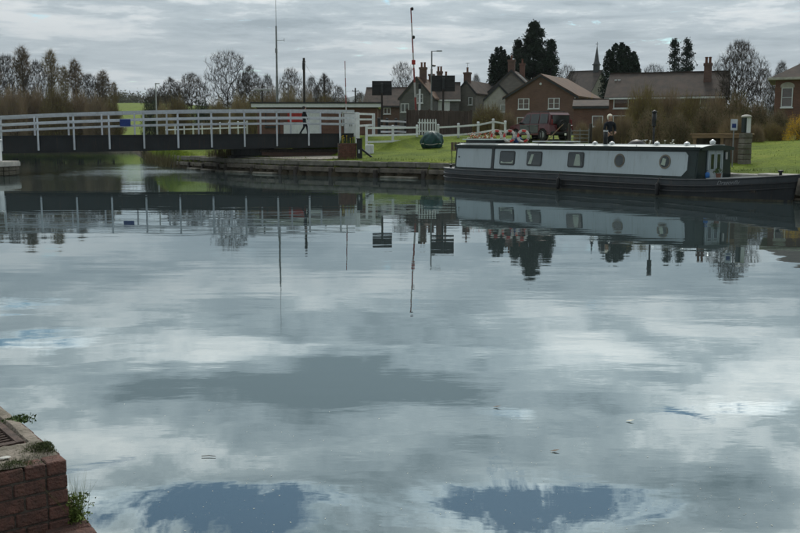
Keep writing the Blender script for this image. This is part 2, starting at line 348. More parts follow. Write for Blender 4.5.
M['asphalt'] = mat('asphalt', (.055, .055, .055), .9, .25, 3, .4, 60)
M['gravel'] = mat('gravel', (.22, .20, .165), .95, .35, 1.5, .5, 40)
M['grass_blade'] = mat('grass_blade', (.125, .165, .026), .85, .4, .5)
M['reed'] = mat('reed', (.13, .11, .05), .9, .4, 1)
M['hill'] = mat('hill', (.026, .036, .026), .95, .45, .004)
M['name_grey'] = mat('name_grey', (.22, .23, .24), .6, .2, 9)
M['paper'] = mat('paper', (.45, .48, .52), .6, .1, 5)

streaks(M['panel_white'], (.16, .15, .12), .45); streaks(M['hull_black'], (.07, .045, .03), .7); streaks(M['hull_grey'], (.09, .075, .06), .6); streaks(M['girder'], (.055, .032, .022), .7); streaks(M['bridge_paint'], (.22, .17, .13), .45); streaks(M['white_paint'], (.30, .29, .24), .45); streaks(M['render_wall'], (.18, .17, .14), .5); streaks(M['pier_brick'], (.05, .05, .032), .55)
def ground_material():
    m = bpy.data.materials.new('grass'); m.use_nodes = True; nt = m.node_tree; N = nt.nodes.new; L = nt.links.new
    b = nt.nodes['Principled BSDF']; b.inputs['Roughness'].default_value = .95; b.inputs['Specular IOR Level'].default_value = .15
    geo = N('ShaderNodeNewGeometry')
    def nz(s, d): 
        n = N('ShaderNodeTexNoise'); n.inputs['Scale'].default_value = s; n.inputs['Detail'].default_value = d; n.inputs['Roughness'].default_value = .65; L(geo.outputs['Position'], n.inputs[0]); return n.outputs[0]
    r = N('ShaderNodeValToRGB'); e = r.color_ramp.elements
    e[0].position = .33; e[0].color = (.060, .095, .010, 1); e[1].position = .60; e[1].color = (.135, .178, .016, 1)
    x = e.new(.74); x.color = (.20, .185, .045, 1); L(nz(.35, 6), r.inputs[0])
    r2 = N('ShaderNodeValToRGB'); r2.color_ramp.elements[0].position = .3; r2.color_ramp.elements[0].color = (.6, .6, .6, 1); r2.color_ramp.elements[1].position = .7; r2.color_ramp.elements[1].color = (1.3, 1.3, 1.2, 1)
    L(nz(7, 6), r2.inputs[0]); mx = N('ShaderNodeMixRGB'); mx.blend_type = 'MULTIPLY'; mx.inputs[0].default_value = 1; L(r.outputs[0], mx.inputs[1]); L(r2.outputs[0], mx.inputs[2])
    # mud below the waterline and on the steep edge
    sp = N('ShaderNodeSeparateXYZ'); L(geo.outputs['Position'], sp.inputs[0]); mr = N('ShaderNodeMapRange'); mr.inputs['From Min'].default_value = .35; mr.inputs['From Max'].default_value = .8; L(sp.outputs[2], mr.inputs[0])
    mm = N('ShaderNodeMixRGB'); mm.inputs[1].default_value = (.05, .042, .028, 1); L(mr.outputs[0], mm.inputs[0]); L(mx.outputs[0], mm.inputs[2]); L(mm.outputs[0], b.inputs['Base Color'])
    bp = N('ShaderNodeBump'); bp.inputs['Strength'].default_value = .8; bp.inputs['Distance'].default_value = .08; L(nz(14, 5), bp.inputs['Height']); L(bp.outputs[0], b.inputs['Normal']); return m
M['grass'] = ground_material()
def water_material():
    m = bpy.data.materials.new('water'); m.use_nodes = True; nt = m.node_tree; N = nt.nodes.new; L = nt.links.new
    b = nt.nodes['Principled BSDF']; nt.nodes.remove(b); out = nt.nodes['Material Output']
    geo = N('ShaderNodeNewGeometry')
    def nz(s, d, st=(1, 1, 1), loc=(0, 0, 0)):
        mp = N('ShaderNodeMapping'); mp.inputs['Scale'].default_value = st; mp.inputs['Location'].default_value = loc; L(geo.outputs['Position'], mp.inputs[0])
        n = N('ShaderNodeTexNoise'); n.inputs['Scale'].default_value = s; n.inputs['Detail'].default_value = d; L(mp.outputs[0], n.inputs[0]); return n.outputs[0]
    def mul(a, k):
        n = N('ShaderNodeMath'); n.operation = 'MULTIPLY'; L(a, n.inputs[0])
        if hasattr(k, 'is_linked'): L(k, n.inputs[1])
        else: n.inputs[1].default_value = k
        return n.outputs[0]
    def add(a, c):
        n = N('ShaderNodeMath'); L(a, n.inputs[0]); L(c, n.inputs[1]); return n.outputs[0]
    patch = N('ShaderNodeMapRange'); patch.inputs['From Min'].default_value = .42; patch.inputs['From Max'].default_value = .62; patch.inputs['To Min'].default_value = .25; patch.inputs['To Max'].default_value = 1.2
    L(nz(.09, 3, (.6, 1.3, 1)), patch.inputs[0])
    h = add(mul(nz(.55, 2, (.5, 1.5, 1)), .0045), add(mul(mul(nz(2.6, 3, (.6, 1.5, 1)), .0009), patch.outputs[0]), mul(mul(nz(9, 2, (.7, 1.3, 1)), .00013), patch.outputs[0])))
    sp = N('ShaderNodeSeparateXYZ'); L(geo.outputs['Position'], sp.inputs[0])          # breeze-ruffled patch beyond the bridge
    def mm(op, a, c):
        n = N('ShaderNodeMath'); n.operation = op
        for i, q in enumerate((a, c)):
            if hasattr(q, 'is_linked'): L(q, n.inputs[i])
            else: n.inputs[i].default_value = q
        return n.outputs[0]
    dx = mm('DIVIDE', mm('SUBTRACT', sp.outputs[0], -16.5), 5.0); dy = mm('DIVIDE', mm('SUBTRACT', sp.outputs[1], 62.0), 11.0)
    ruf = mm('EXPONENT', mm('MULTIPLY', mm('ADD', mm('MULTIPLY', dx, dx), mm('MULTIPLY', dy, dy)), -1.0), 0.0); ruf.node.operation = 'EXPONENT'
    h = mm('ADD', h, mm('MULTIPLY', mm('MULTIPLY', nz(3.2, 3, (.35, 1.6, 1), (4, 1, 0)), .05), mm('MULTIPLY', ruf, patch.outputs[0])))
    bp = N('ShaderNodeBump'); bp.inputs['Strength'].default_value = 1.0; bp.inputs['Distance'].default_value = 1.0; L(h, bp.inputs['Height'])
    gl = N('ShaderNodeBsdfGlossy'); gl.inputs['Roughness'].default_value = 0.012; gl.inputs['Color'].default_value = (.88, .97, 1.0, 1)
    L(bp.outputs[0], gl.inputs['Normal'])
    df = N('ShaderNodeBsdfDiffuse'); df.inputs[0].default_value = (.030, .042, .043, 1)
    fr = N('ShaderNodeFresnel'); fr.inputs[0].default_value = 2.2; L(bp.outputs[0], fr.inputs['Normal'])
    # thin dusty film drifting on the surface
    film = N('ShaderNodeValToRGB'); film.color_ramp.elements[0].position = .60; film.color_ramp.elements[0].color = (0, 0, 0, 1); film.color_ramp.elements[1].position = .72; film.color_ramp.elements[1].color = (1, 1, 1, 1)
    L(nz(14, 6), film.inputs[0])
    fz = N('ShaderNodeValToRGB'); fz.color_ramp.elements[0].position = .5; fz.color_ramp.elements[0].color = (0, 0, 0, 1); fz.color_ramp.elements[1].position = .75; fz.color_ramp.elements[1].color = (.12, .12, .12, 1); L(nz(.6, 4), fz.inputs[0])
    mx = N('ShaderNodeMixShader'); L(fr.outputs[0], mx.inputs[0]); L(df.outputs[0], mx.inputs[1]); L(gl.outputs[0], mx.inputs[2])
    fd = N('ShaderNodeBsdfDiffuse'); fd.inputs[0].default_value = (.22, .22, .19, 1)
    m2 = N('ShaderNodeMixShader'); L(mul(film.outputs[0], fz.outputs[0]), m2.inputs[0]); L(mx.outputs[0], m2.inputs[1]); L(fd.outputs[0], m2.inputs[2]); L(m2.outputs[0], out.inputs[0])
    return m
M['water'] = water_material()

# ------------------------------------------------------------------ ground, water, hills
WATER = [(60, -12), (.3, 2.2), (-1.1, 3.75), (-1.75, 4.8), (-2.6, 5.85), (-8, 12), (-30, 30), (-27, 46), (-22.6, 51.2), (-22.3, 53.2), (-24.0, 57.5), (-33, 72),
         (-52, 100), (-84, 146), (-38.5, 146), (-27, 105), (-19.8, 78), (-15.3, 66), (-10.4, 58), (-5.6, 53), (1.5, 48), (3.6, 46.2), (13.2, 31.7), (22, 18.5), (70, -12)]
WP = np.array(WATER)
def sdist(x, y):                                        # signed distance to the canal's edge, positive on land
    A = WP; B = np.roll(WP, -1, 0); d = None; inside = np.zeros_like(x, dtype=bool)
    for (ax, ay), (bx, by) in zip(A, B):
        ex, ey = bx - ax, by - ay; t = np.clip(((x - ax) * ex + (y - ay) * ey) / (ex * ex + ey * ey), 0, 1)
        dd = np.hypot(x - ax - t * ex, y - ay - t * ey); d = dd if d is None else np.minimum(d, dd)
        c = ((ay > y) != (by > y)); xi = ax + (y - ay) / (by - ay if by != ay else 1e-9) * ex
        inside ^= c & (x < xi)
    return np.where(inside, -d, d)
ROAD = [(-3.0, 62.9), (-1.0, 65.0), (3.5, 69.5), (10, 72.8), (20, 75.5), (34, 78), (60, 82)]
def rdist(x, y):
    d = None
    for (ax, ay), (bx, by) in zip(ROAD, ROAD[1:]):
        ex, ey = bx - ax, by - ay; t = np.clip(((x - ax) * ex + (y - ay) * ey) / (ex * ex + ey * ey), 0, 1)
        dd = np.hypot(x - ax - t * ex, y - ay - t * ey); d = dd if d is None else np.minimum(d, dd)
    return d
def sstep(a, b, v):
    t = np.clip((v - a) / (b - a), 0, 1); return t * t * (3 - 2 * t)
def HG(x, y):
    x = np.asarray(x, dtype=float); y = np.asarray(y, dtype=float); s = sdist(x, y)
    land = .82 + .068 * np.clip(s, 0, 20) + .04 * np.sin(x * .7 + y * .4) * np.clip(s / 6, 0, 1) + .03 * np.sin(x * 1.9 - y * .9) * np.clip(s / 4, 0, 1)
    sel = np.where(x > -23, sstep(-3.4, -1.3, x), 0.0)
    land = land * sel + (1 - sel) * (.82 + .012 * np.clip(s, 0, 20) + 1.15 * sstep(62, 72, y))
    near = (y < 22) & (x < 8) ; land = np.where(near, .05, land)
    w = (1 - sstep(2.6, 5.4, rdist(x, y))) * np.maximum(sstep(-4.6, -2.6, x), sstep(60.5, 62.5, y)); land = land * (1 - w) + 2.2 * w
    hill = 21 * np.exp(-((x + .285 * y) / 150) ** 2) * sstep(240, 640, y) + 6 * sstep(300, 1500, y)
    land = land + hill
    return np.where(s > 0.0, land, np.where(s > -.35, land + (s / .35) * (land + 1.0), -1.0))
def H(x, y): return float(HG(np.array([x]), np.array([y]))[0])
def axis(a, b, st, lo, hi, g=1.16):
    v = list(np.arange(a, b + 1e-6, st)); s = st; p = b
    while p < hi: s *= g; p += s; v.append(p)
    s = st; p = a; lft = []
    while p > lo: s *= g; p -= s; lft.append(p)
    return np.array(lft[::-1] + v)
gx = axis(-30, 26, .5, -7000, 7000); gy = axis(26, 74, .5, -60, 9000)
X, Y = np.meshgrid(gx, gy); Z = HG(X.ravel(), Y.ravel())
nx, ny = len(gx), len(gy); idx = np.arange(nx * ny).reshape(ny, nx)
F = np.stack([idx[:-1, :-1].ravel(), idx[:-1, 1:].ravel(), idx[1:, 1:].ravel(), idx[1:, :-1].ravel()], 1)
gme = rawmesh('ground', np.stack([X.ravel(), Y.ravel(), Z], 1), F, M['grass']); gme.polygons.foreach_set('use_smooth', [True] * len(gme.polygons))
struct(link('ground', gme))
w = MB(); w.add([(-160, -8, 0), (70, -8, 0), (70, 190, 0), (-160, 190, 0)], [(0, 1, 2, 3)]); struct(w.build('water', M['water']))
# road strip, a little above the ground
rd = MB(); pts = []
for (ax, ay), (bx, by) in zip(ROAD, ROAD[1:]):
    for k in range(8): pts.append((ax + (bx - ax) * k / 8, ay + (by - ay) * k / 8))
vs = []
for k, p in enumerate(pts):
    q = pts[min(k + 1, len(pts) - 1)]; o = pts[max(k - 1, 0)]; d = Vector((q[0] - o[0], q[1] - o[1])).normalized()
    for sgn in (-1, 1): vs.append((p[0] - d.y * sgn * 2.3, p[1] + d.x * sgn * 2.3, 2.235))
rd.add(vs, [(2 * k, 2 * k + 1, 2 * k + 3, 2 * k + 2) for k in range(len(pts) - 1)]); struct(rd.build('road', M['asphalt']))
tp = MB(); line = [(-19.8, 78), (-15.3, 66), (-10.4, 58), (-5.6, 53), (-4.6, 52.3)]; vs = []
for k, (x, y) in enumerate(line):
    a = line[max(k - 1, 0)]; b = line[min(k + 1, len(line) - 1)]; d = Vector((b[0] - a[0], b[1] - a[1])).normalized(); n_ = Vector((-d.y, d.x))
    for o in (.45, 5.0 if k > 0 else 2.5): vs.append((x + n_.x * o, y + n_.y * o, .875 if o < 1 else .96))
tp.add(vs, [(2 * k, 2 * k + 2, 2 * k + 3, 2 * k + 1) for k in range(len(line) - 1)]); struct(tp.build('towpath', M['gravel']))
# distant wooded hills
def hills():
    rng = random.Random(5); V = []; nu, nv = 160, 10
    for j in range(nv + 1):
        for i in range(nu + 1):
            a = R(-50 + 100 * i / nu); px = 400 + math.tan(a) * FPX; t = j / nv
            hgt = 150 + 95 * math.exp(-((px - 380) / 130) ** 2) + 18 * math.sin(a * 19) + 10 * math.sin(a * 47 + 1) + 5 * math.sin(a * 131)
            d = 4300 + 900 * t; prof = math.sin(t * math.pi / 2) ** .8
            V.append((math.sin(a) * d, math.cos(a) * d, -1 + hgt * prof + (rng.random() * 5 if 0 < t else 0)))
    Fh = [(j * (nu + 1) + i, j * (nu + 1) + i + 1, (j + 1) * (nu + 1) + i + 1, (j + 1) * (nu + 1) + i) for j in range(nv) for i in range(nu)]
    b0 = len(V)
    for i in range(nu + 1):
        a = R(-50 + 100 * i / nu); V.append((math.sin(a) * 5900, math.cos(a) * 5900, -2))
    Fh += [(nv * (nu + 1) + i, nv * (nu + 1) + i + 1, b0 + i + 1, b0 + i) for i in range(nu)]
    struct(link('hills', rawmesh('hills', V, Fh, M['hill'])))
hills()

# ------------------------------------------------------------------ swing bridge
BP = lambda i: Vector((-22.45 + 1.876 * i, 54 + .5 * i, 0))
BD = Vector((1.876, .5, 0)).normalized(); BN = Vector((-BD.y, BD.x, 0)); BW = 3.7
rtop = lambda i: 3.22 + .47 * (1 - ((i - 8.8) / 8.8) ** 2)
btop = lambda i: 2.14 + .016 * i
bbot = lambda i: 1.20 + .03 * i
def bridge():
    base = BP(8) ; base.z = 1.0
    t = thing('swing_bridge', 'white railed swing bridge with dark steel girders spanning the canal', 'bridge', base)
    brz = math.atan2(BD.y, BD.x)
    I = [k * .5 - .3 for k in range(0, 22)] + [10.45]
    for side, off in (('near', 0.0), ('far', BW)):
        g = MB(); vs = []
        for i in I:
            p = BP(i) + BN * off - base
            for dn, zz in ((0.06, bbot(i)), (0.06, btop(i)), (.30, btop(i)), (.30, bbot(i))):
                q = p + BN * (dn if off == 0 else -dn); vs.append((q.x, q.y, zz - base.z))
        fs = [(4 * k + a, 4 * k + (a + 1) % 4, 4 * k + 4 + (a + 1) % 4, 4 * k + 4 + a) for k in range(len(I) - 1) for a in range(4)] + [(3, 2, 1, 0), tuple(4 * (len(I) - 1) + a for a in range(4))]
        g.add(vs, fs); go = g.build('girder', M['girder'], t)
        for zf in (0.0, 1.0):                           # flanges along the web
            fl = MB()
            for a, b2 in zip(I, I[1:]):
                pa = BP(a) + BN * (off + (.03 if off == 0 else -.03)) - base; pb = BP(b2) + BN * (off + (.03 if off == 0 else -.03)) - base
                pa.z = bbot(a) + (btop(a) - bbot(a)) * zf - base.z; pb.z = bbot(b2) + (btop(b2) - bbot(b2)) * zf - base.z
                fl.bar(pa, pb, .09, .05)
            fl.build('flange', M['girder'], go)
        sh = 0.0 if off == 0 else .72
        for i in range(0 if off == 0 else -1, 11):
            ii = i + sh
            if ii > 10.2: continue
            p = BP(ii) + BN * (off + (-.02 if off == 0 else .02)) - base
            b0 = bbot(ii) + .10 if off == 0 else btop(ii) - .25
            m = MB(); m.bev((p.x, p.y, (b0 + rtop(ii)) / 2 - base.z), (.105, .09, rtop(ii) - b0), .012, brz); m.build('rail_post', M['bridge_paint'], t)
        for dz, hh in ((0, .13), (-.42, .10), (-.77, .09)):
            m = MB(); e = 10.45
            II = [k * .5 - .3 for k in range(0, 22)] + [e]
            for a, b2 in zip(II, II[1:]):
                pa = BP(a) + BN * (off + (-.085 if off == 0 else .085)) - base; pb = BP(b2) + BN * (off + (-.085 if off == 0 else .085)) - base
                pa.z = rtop(a) + dz - base.z; pb.z = rtop(b2) + dz - base.z; m.bar(pa, pb + (pb - pa) * .02, .05, hh)
            m.build('rail', M['bridge_paint'], t)
    dk = MB()
    for k in range(42):                                  # deck planks, crosswise
        i = -.2 + k * .252; p = BP(i + .12) + BN * (BW / 2) - base
        dk.box((p.x, p.y, btop(i) - .1 - base.z), (.46, BW - .7, .08), brz)
    dk.build('deck', M['dark_wood'], t)
    pv = MB(); p = BP(7.35) + BN * 1.85 - base; pv.lathe([(1.55, -.55), (1.55, -.2), (1.35, -.15), (1.35, .5)], (p.x, p.y, .15), 28); pv.build('pivot', M['black_metal'], t)
    for k in (3.2, 5.2, 7.2, 9.2):
        c = MB(); a = BP(k) + BN * .3 - base; b2 = BP(k) + BN * (BW - .3) - base; a.z = b2.z = bbot(k) + .3 - base.z; c.bar(a, b2, .2, .4); c.build('cross_beam', M['girder'], t)
bridge()
def sign_panel():
    p = BP(3.47); p = p - BN * .16; p.z = rtop(3.47) - .60
    t = thing('sign_panel', 'small blue sign fixed to the lower bridge rails', 'sign', p, math.atan2(BD.y, BD.x))
    m = MB(); m.bev((0, 0, 0), (.60, .03, .40), .01); m.build('plate', M['blue'], t)
    for x in (-.2, .2): m = MB(); m.box((x, .035, 0), (.05, .04, .3)); m.build('bracket', M['grey_metal'], t)
sign_panel()

# left abutment: rounded stone wing with pale coping and a white post
def abutment():
    base = Vector((-22.6, 52.9, 0)); t = thing('abutment', 'rounded stone abutment with pale coping under the bridge\'s left end', 'abutment', base)
    def outline(o): 
        pts = [(-9, -1.5 - o), (.55, -1.5 - o)]
        for k in range(1, 9):
            a = -math.pi / 2 + k * math.pi / 2 / 8; pts.append((.55 + (.75 + o) * math.cos(a), -.75 + (.75 + o) * math.sin(a)))
        pts += [(1.3 + o, .4), (-9, .4)]; return pts
    m = MB(); m.prism(outline(-.05), 2, -1.0, .50); m.build('core', M['bank_stone'], t)
    rng = random.Random(2)
    arc = [(-4 + .5 * k, -1.5) for k in range(10)] + [(.55 + .75 * math.cos(-math.pi / 2 + a * .42), -.75 + .75 * math.sin(-math.pi / 2 + a * .42)) for a in range(1, 4)] + [(1.3, -.2), (1.3, .3)]
    for row in range(3):
        for a, b in zip(arc, arc[1:]):
            d = math.hypot(b[0] - a[0], b[1] - a[1]); m = MB()
            m.bev(((a[0] + b[0]) / 2, (a[1] + b[1]) / 2, -.10 + row * .235), (d - .02, .16 + rng.random() * .03, .215), .025, math.atan2(b[1] - a[1], b[0] - a[0])); m.build('stone', M['bank_stone'], t)
    m = MB(); m.prism(outline(.12), 2, .51, .74); m.prism(outline(.07), 2, .74, .79); m.build('coping', M['pale_stone'], t)
    t2 = thing('bollard', 'white square bollard standing on the stone abutment', 'bollard', base + Vector((.62, -.9, .79)))
    m = MB(); m.bev((0, 0, .55), (.5, .5, 1.1), .03); m.build('shaft', M['white_paint'], t2); m = MB(); m.bev((0, 0, 1.14), (.56, .56, .1), .03); m.build('cap', M['white_paint'], t2)
abutment()

# ------------------------------------------------------------------ canal wall of the far bank
def bank_wall():
    line = [(-19.8, 78), (-15.3, 66), (-10.4, 58), (-5.6, 53), (1.5, 48), (3.6, 46.2), (13.2, 31.7), (22, 18.5)]
    t = thing('canal_wall', 'weathered timber and stone edge wall of the far canal bank', 'wall', (-5.6, 53, 0)); base = Vector((-5.6, 53, 0)); rng = random.Random(8)
    core = MB()
    for s, (a, b) in enumerate(zip(line, line[1:])):
        a = Vector((*a, 0)); b = Vector((*b, 0)); d = (b - a); Lh = d.length; d.normalize(); n = Vector((-d.y, d.x, 0)); rz = math.atan2(d.y, d.x)
        mid = (a + b) / 2 + n * .38 - base; core.box((mid.x, mid.y, -.24), (Lh + .35, .62, 1.6), rz)
        k = 0.0; behind_boat = s == 5
        while k < Lh - .1:
            ln = min(1.2 + rng.random() * 1.3, Lh - k); c = a + d * (k + ln / 2) + n * (.22 + rng.random() * .05) - base
            px = 400 + FPX * (c.x + base.x) / (c.y + base.y)
            mt = M['pale_stone'] if (s == 5 and k > 10.5) or s == 6 else M['bank_slab']
            m = MB(); m.bev((c.x, c.y, .70 + rng.uniform(-.025, .025)), (ln - .025, .62, .27), .03, rz + rng.uniform(-.008, .008)); m.build('coping_slab', mt, t)
            k += ln
        if s in (1, 2, 3, 4):                            # timber waling and piles at the waterline
            k = 0.0
            while k < Lh - .1:
                ln = min(2.4 + rng.random(), Lh - k); c = a + d * (k + ln / 2) - n * (.03 + rng.random() * .05) - base
                m = MB(); m.bev((c.x, c.y, .36 + rng.uniform(-.04, .04)), (ln - .06, .22, .24), .03, rz + rng.uniform(-.01, .01)); m.build('waling', M['bank_timber'], t)
                c = a + d * (k + ln * .92) - n * .17 - base
                m = MB(); m.bev((c.x, c.y, .02), (.24, .2, .75 + rng.random() * .2), .03, rz); m.build('pile', M['dark_wood'], t)
                c = a + d * (k + ln * .45) - n * .3 - base
                if rng.random() < .7:
                    m = MB(); m.bev((c.x, c.y, .02), (ln * .7, .5, .16), .04, rz); m.build('footing', M['bank_slab'], t)
                k += ln
        if s == 6 or s == 5:                             # rough stone courses showing beyond the bow
            for row in range(3):
                k = rng.random() * .3 + (12.0 if s == 5 else 0)
                while k < Lh - .2 and k < 16.6:
                    ln = .35 + rng.random() * .45; c = a + d * (k + ln / 2) - base
                    m = MB(); m.bev((c.x, c.y, -.02 + row * .2 + rng.uniform(-.015, .015)), (ln - .03, .22 + rng.random() * .1, .185), .035, rz + rng.uniform(-.04, .04)); m.build('stone', M['bank_stone'], t); k += ln
    core.build('core', M['bank_stone'], t)
bank_wall()
# brick side pier of the bridge approach seen under the girders
def approach():
    p = BP(9.2) + BN * .6; t = thing('bridge_approach', 'dark brick approach block under the right end of the bridge', 'wall', (p.x, p.y, H(p.x, p.y) - .2), math.atan2(BD.y, BD.x))
    m = MB(); m.rbox(-3.2, 1.9, -.05, 3.0, 0, .50); m.build('base', M['brick_old'], t)
    m = MB(); m.rbox(-3.3, 2.0, -.15, 3.1, .50, .66); m.build('bearer', M['dark_wood'], t)
approach()

# ------------------------------------------------------------------ white post and rail fences
def fence(name, label, pts, hts, rails, pw=.12, mt='white_paint', pmt=None, group=None, extra=None):
    base = Vector((pts[0][0], pts[0][1], H(*pts[0]))); t = thing(name, label, 'fence', base, 0, group)
    tops = []
    for (x, y), hh in zip(pts, hts):
        g = H(x, y) - base.z; tops.append(g + hh); m = MB(); m.bev((x - base.x, y - base.y, g + hh / 2 - .1), (pw, pw, hh + .2), .015); m.build('post', M[pmt or mt], t)
        m = MB(); m.box((x - base.x, y - base.y, g + hh + .03), (pw * 1.25, pw * 1.25, .06), 0, 0, .5); m.build('post_cap', M[pmt or mt], t)
    for r in rails:
        for k in range(len(pts) - 1):
            a = Vector((pts[k][0] - base.x, pts[k][1] - base.y, tops[k] - r)); b = Vector((pts[k + 1][0] - base.x, pts[k + 1][1] - base.y, tops[k + 1] - r))
            d = (b - a).normalized(); sd = d.cross(Vector((0, 0, 1))).normalized() * (pw * .5 + .02)
            m = MB(); m.bar(a + sd, b + sd, .04, .12); m.build('rail', M[mt], t)
    return t
P1 = at(366.5, 140, 57.5); P2 = at(417, 140, 62.5); P3 = at(438, 140, 63.5); P4 = at(478, 140, 66); P5 = at(493, 140, 66.8); P6 = at(505, 140, 67.5)
xy = lambda v: (v.x, v.y)
def lerp2(a, b, t): return (a.x + (b.x - a.x) * t, a.y + (b.y - a.y) * t)
def hgt(p, ytop): 
    q = at(400, ytop, p[1]); return q.z - H(*p)
fp = [xy(P1), lerp2(P1, P2, .5), xy(P2)]
fence('roadside_fence', 'white post and rail fence sloping up the grass beside the bridge', fp, [hgt(fp[0], 126), hgt(fp[1], 126), hgt(fp[2], 125.6)], (.12, .56, .95), .15)
fp = [xy(P3), lerp2(P3, P4, .5), xy(P4), xy(P5), xy(P6)]
fence('roadside_fence', 'white post and rail fence right of the picket gate behind the boat', fp, [hgt(fp[0], 125), hgt(fp[1], 124), hgt(fp[2], 122.5), hgt(fp[3], 119.5), hgt(fp[4], 121.5)], (.16, .72), .16)
fa = [xy(at(379, 130, 64.5)), xy(at(387, 130, 66.5)), xy(at(396, 130, 68.5)), xy(at(405.5, 130, 70))]
fence('road_fence', 'white railed fence with black posts on the far side of the road', fa, [hgt(fa[0], 118.5), hgt(fa[1], 119), hgt(fa[2], 119), hgt(fa[3], 120)], (.16, .52, .88), .2, 'white_paint', 'black_metal')
# end railing of the bridge with its two stout posts
def end_rail():
    a = at(357.5, 127, 59.3); b = at(373.5, 127, 62.5); base = Vector((a.x, a.y, H(a.x, a.y)))
    t = thing('end_railing', 'white end railing between the swing bridge and the roadside fence', 'railing', base)
    for p, y0, y1, w_ in ((a, 112.5, 143, .26), (b, 113.5, 140, .2)):
        z0, z1 = at(400, y1, p.y).z, at(400, y0, p.y).z; m = MB(); m.bev((p.x - base.x, p.y - base.y, (z0 - .6 + z1) / 2 - base.z), (w_, w_, z1 - z0 + .6), .02); m.build('post', M['white_paint'], t)
    c = BP(10.45) - BN * .08
    for y0, y1 in ((113.8, 114.3), (119.5, 119.5), (126, 125)):
        za, zb = at(400, y0, a.y).z, at(400, y1, b.y).z
        m = MB(); m.bar((a.x - base.x, a.y - base.y, za - base.z), (b.x - base.x, b.y - base.y, zb - base.z), .06, .12); m.build('rail', M['white_paint'], t)
        m = MB(); m.bar((c.x + .06 - base.x, c.y - base.y, za - base.z + .02), (a.x - base.x, a.y - base.y, za - base.z), .06, .12); m.build('rail', M['white_paint'], t)
end_rail()
def picket_gate():
    a, b = P2, P3; base = Vector((a.x, a.y, H(a.x, a.y))); d = Vector((b.x - a.x, b.y - a.y, 0)); L_ = d.length; t = thing('picket_gate', 'small white picket gate behind the teal tarpaulin heap', 'gate', base, math.atan2(d.y, d.x))
    n = 7
    for k in range(n):
        m = MB(); x = .2 + (L_ - .4) * k / (n - 1); m.prism([(x - .045, .1), (x + .045, .1), (x + .045, 1.08), (x, 1.16), (x - .045, 1.08)], 1, -.012, .012); m.build('picket', M['white_paint'], t)
    for z in (.35, .9): m = MB(); m.bar((.1, .04, z), (L_ - .1, .04, z), .03, .09); m.build('rail', M['white_paint'], t)
picket_gate()
def board_fence():
    a = at(408, 125, 66.6); b = at(472, 125, 70.2); base = Vector((a.x, a.y, H(a.x, a.y))); d = Vector((b.x - a.x, b.y - a.y, 0)); L_ = d.length
    t = thing('board_fence', 'tall brown close boarded garden fence behind the white railings', 'fence', base, math.atan2(d.y, d.x)); rng = random.Random(4)
    n = int(L_ / .15)
    for k in range(n):
        m = MB(); x = (k + .5) * L_ / n; m.bev((x, rng.uniform(-.008, .008), .88 + rng.uniform(-.02, .02)), (L_ / n - .012, .022, 1.76), .004); m.build('board', M['fence_wood'], t)
    for z in (.4, 1.3): m = MB(); m.bar((0, .05, z), (L_, .05, z), .05, .09); m.build('rail', M['fence_wood'], t)
    for k in range(4): m = MB(); m.bev((L_ * k / 3, .09, .9), (.1, .1, 1.9), .01); m.build('post', M['fence_wood'], t)
board_fence()
# white railings of the towpath beyond the bridge
def far_rails():
    p = [xy(at(166 + 9 * k, 125, 99 - 1.9 * k)) for k in range(10)]
    fence('towpath_fence', 'low white railing along the towpath beyond the bridge girders', p, [1.35] * len(p), (.1, .5), .12)
far_rails()

# ------------------------------------------------------------------ bank furniture by the bridge end
def planter_box():
    p = at(347, 152, 53.6); z = H(p.x, p.y); t = thing('brick_planter', 'square brick planter of daffodils by the bridge end', 'planter', (p.x, p.y, z - .03), .1)
    m = MB(); m.rbox(-.5, .5, -.42, .42, 0, .93); m.build('core', M['mortar'], t)
    for c in range(12):
        for k in range(5):
            x = -.5 + .2 * k + (.1 if c % 2 else 0)
            x0, x1 = max(-.515, x), min(.515, x + .19)
            if x1 - x0 < .05: continue
            m = MB(); m.bev(((x0 + x1) / 2, -.42, .04 + c * .076), (x1 - x0, .07, .066), .006); m.build('brick', M['planter_brick'], t)
    fl = MB(); rng = random.Random(3)
    for k in range(70):
        x, y = rng.uniform(-.4, .4), rng.uniform(-.3, .3); h = rng.uniform(.15, .38); dx, dy = rng.uniform(-.1, .1), rng.uniform(-.1, .1)
        fl.add([(x - .015, y, .9), (x + .015, y, .9), (x + dx, y + dy, .9 + h)], [(0, 1, 2)])
    fl.build('leaves', M['leaf_green'], t)
    for k in range(7):
        m = MB(); x, y = rng.uniform(-.4, .4), rng.uniform(-.35, .1); z0 = 1.12 + rng.random() * .2
        m.lathe([(.012, 0), (.035, .04), (.05, .05), (.03, .035)], (x, y, z0), 7); m.tube((x, y, .9), (x, y, z0), .006, n=4); m.build('flower', M['petal_yellow'], t)
planter_box()
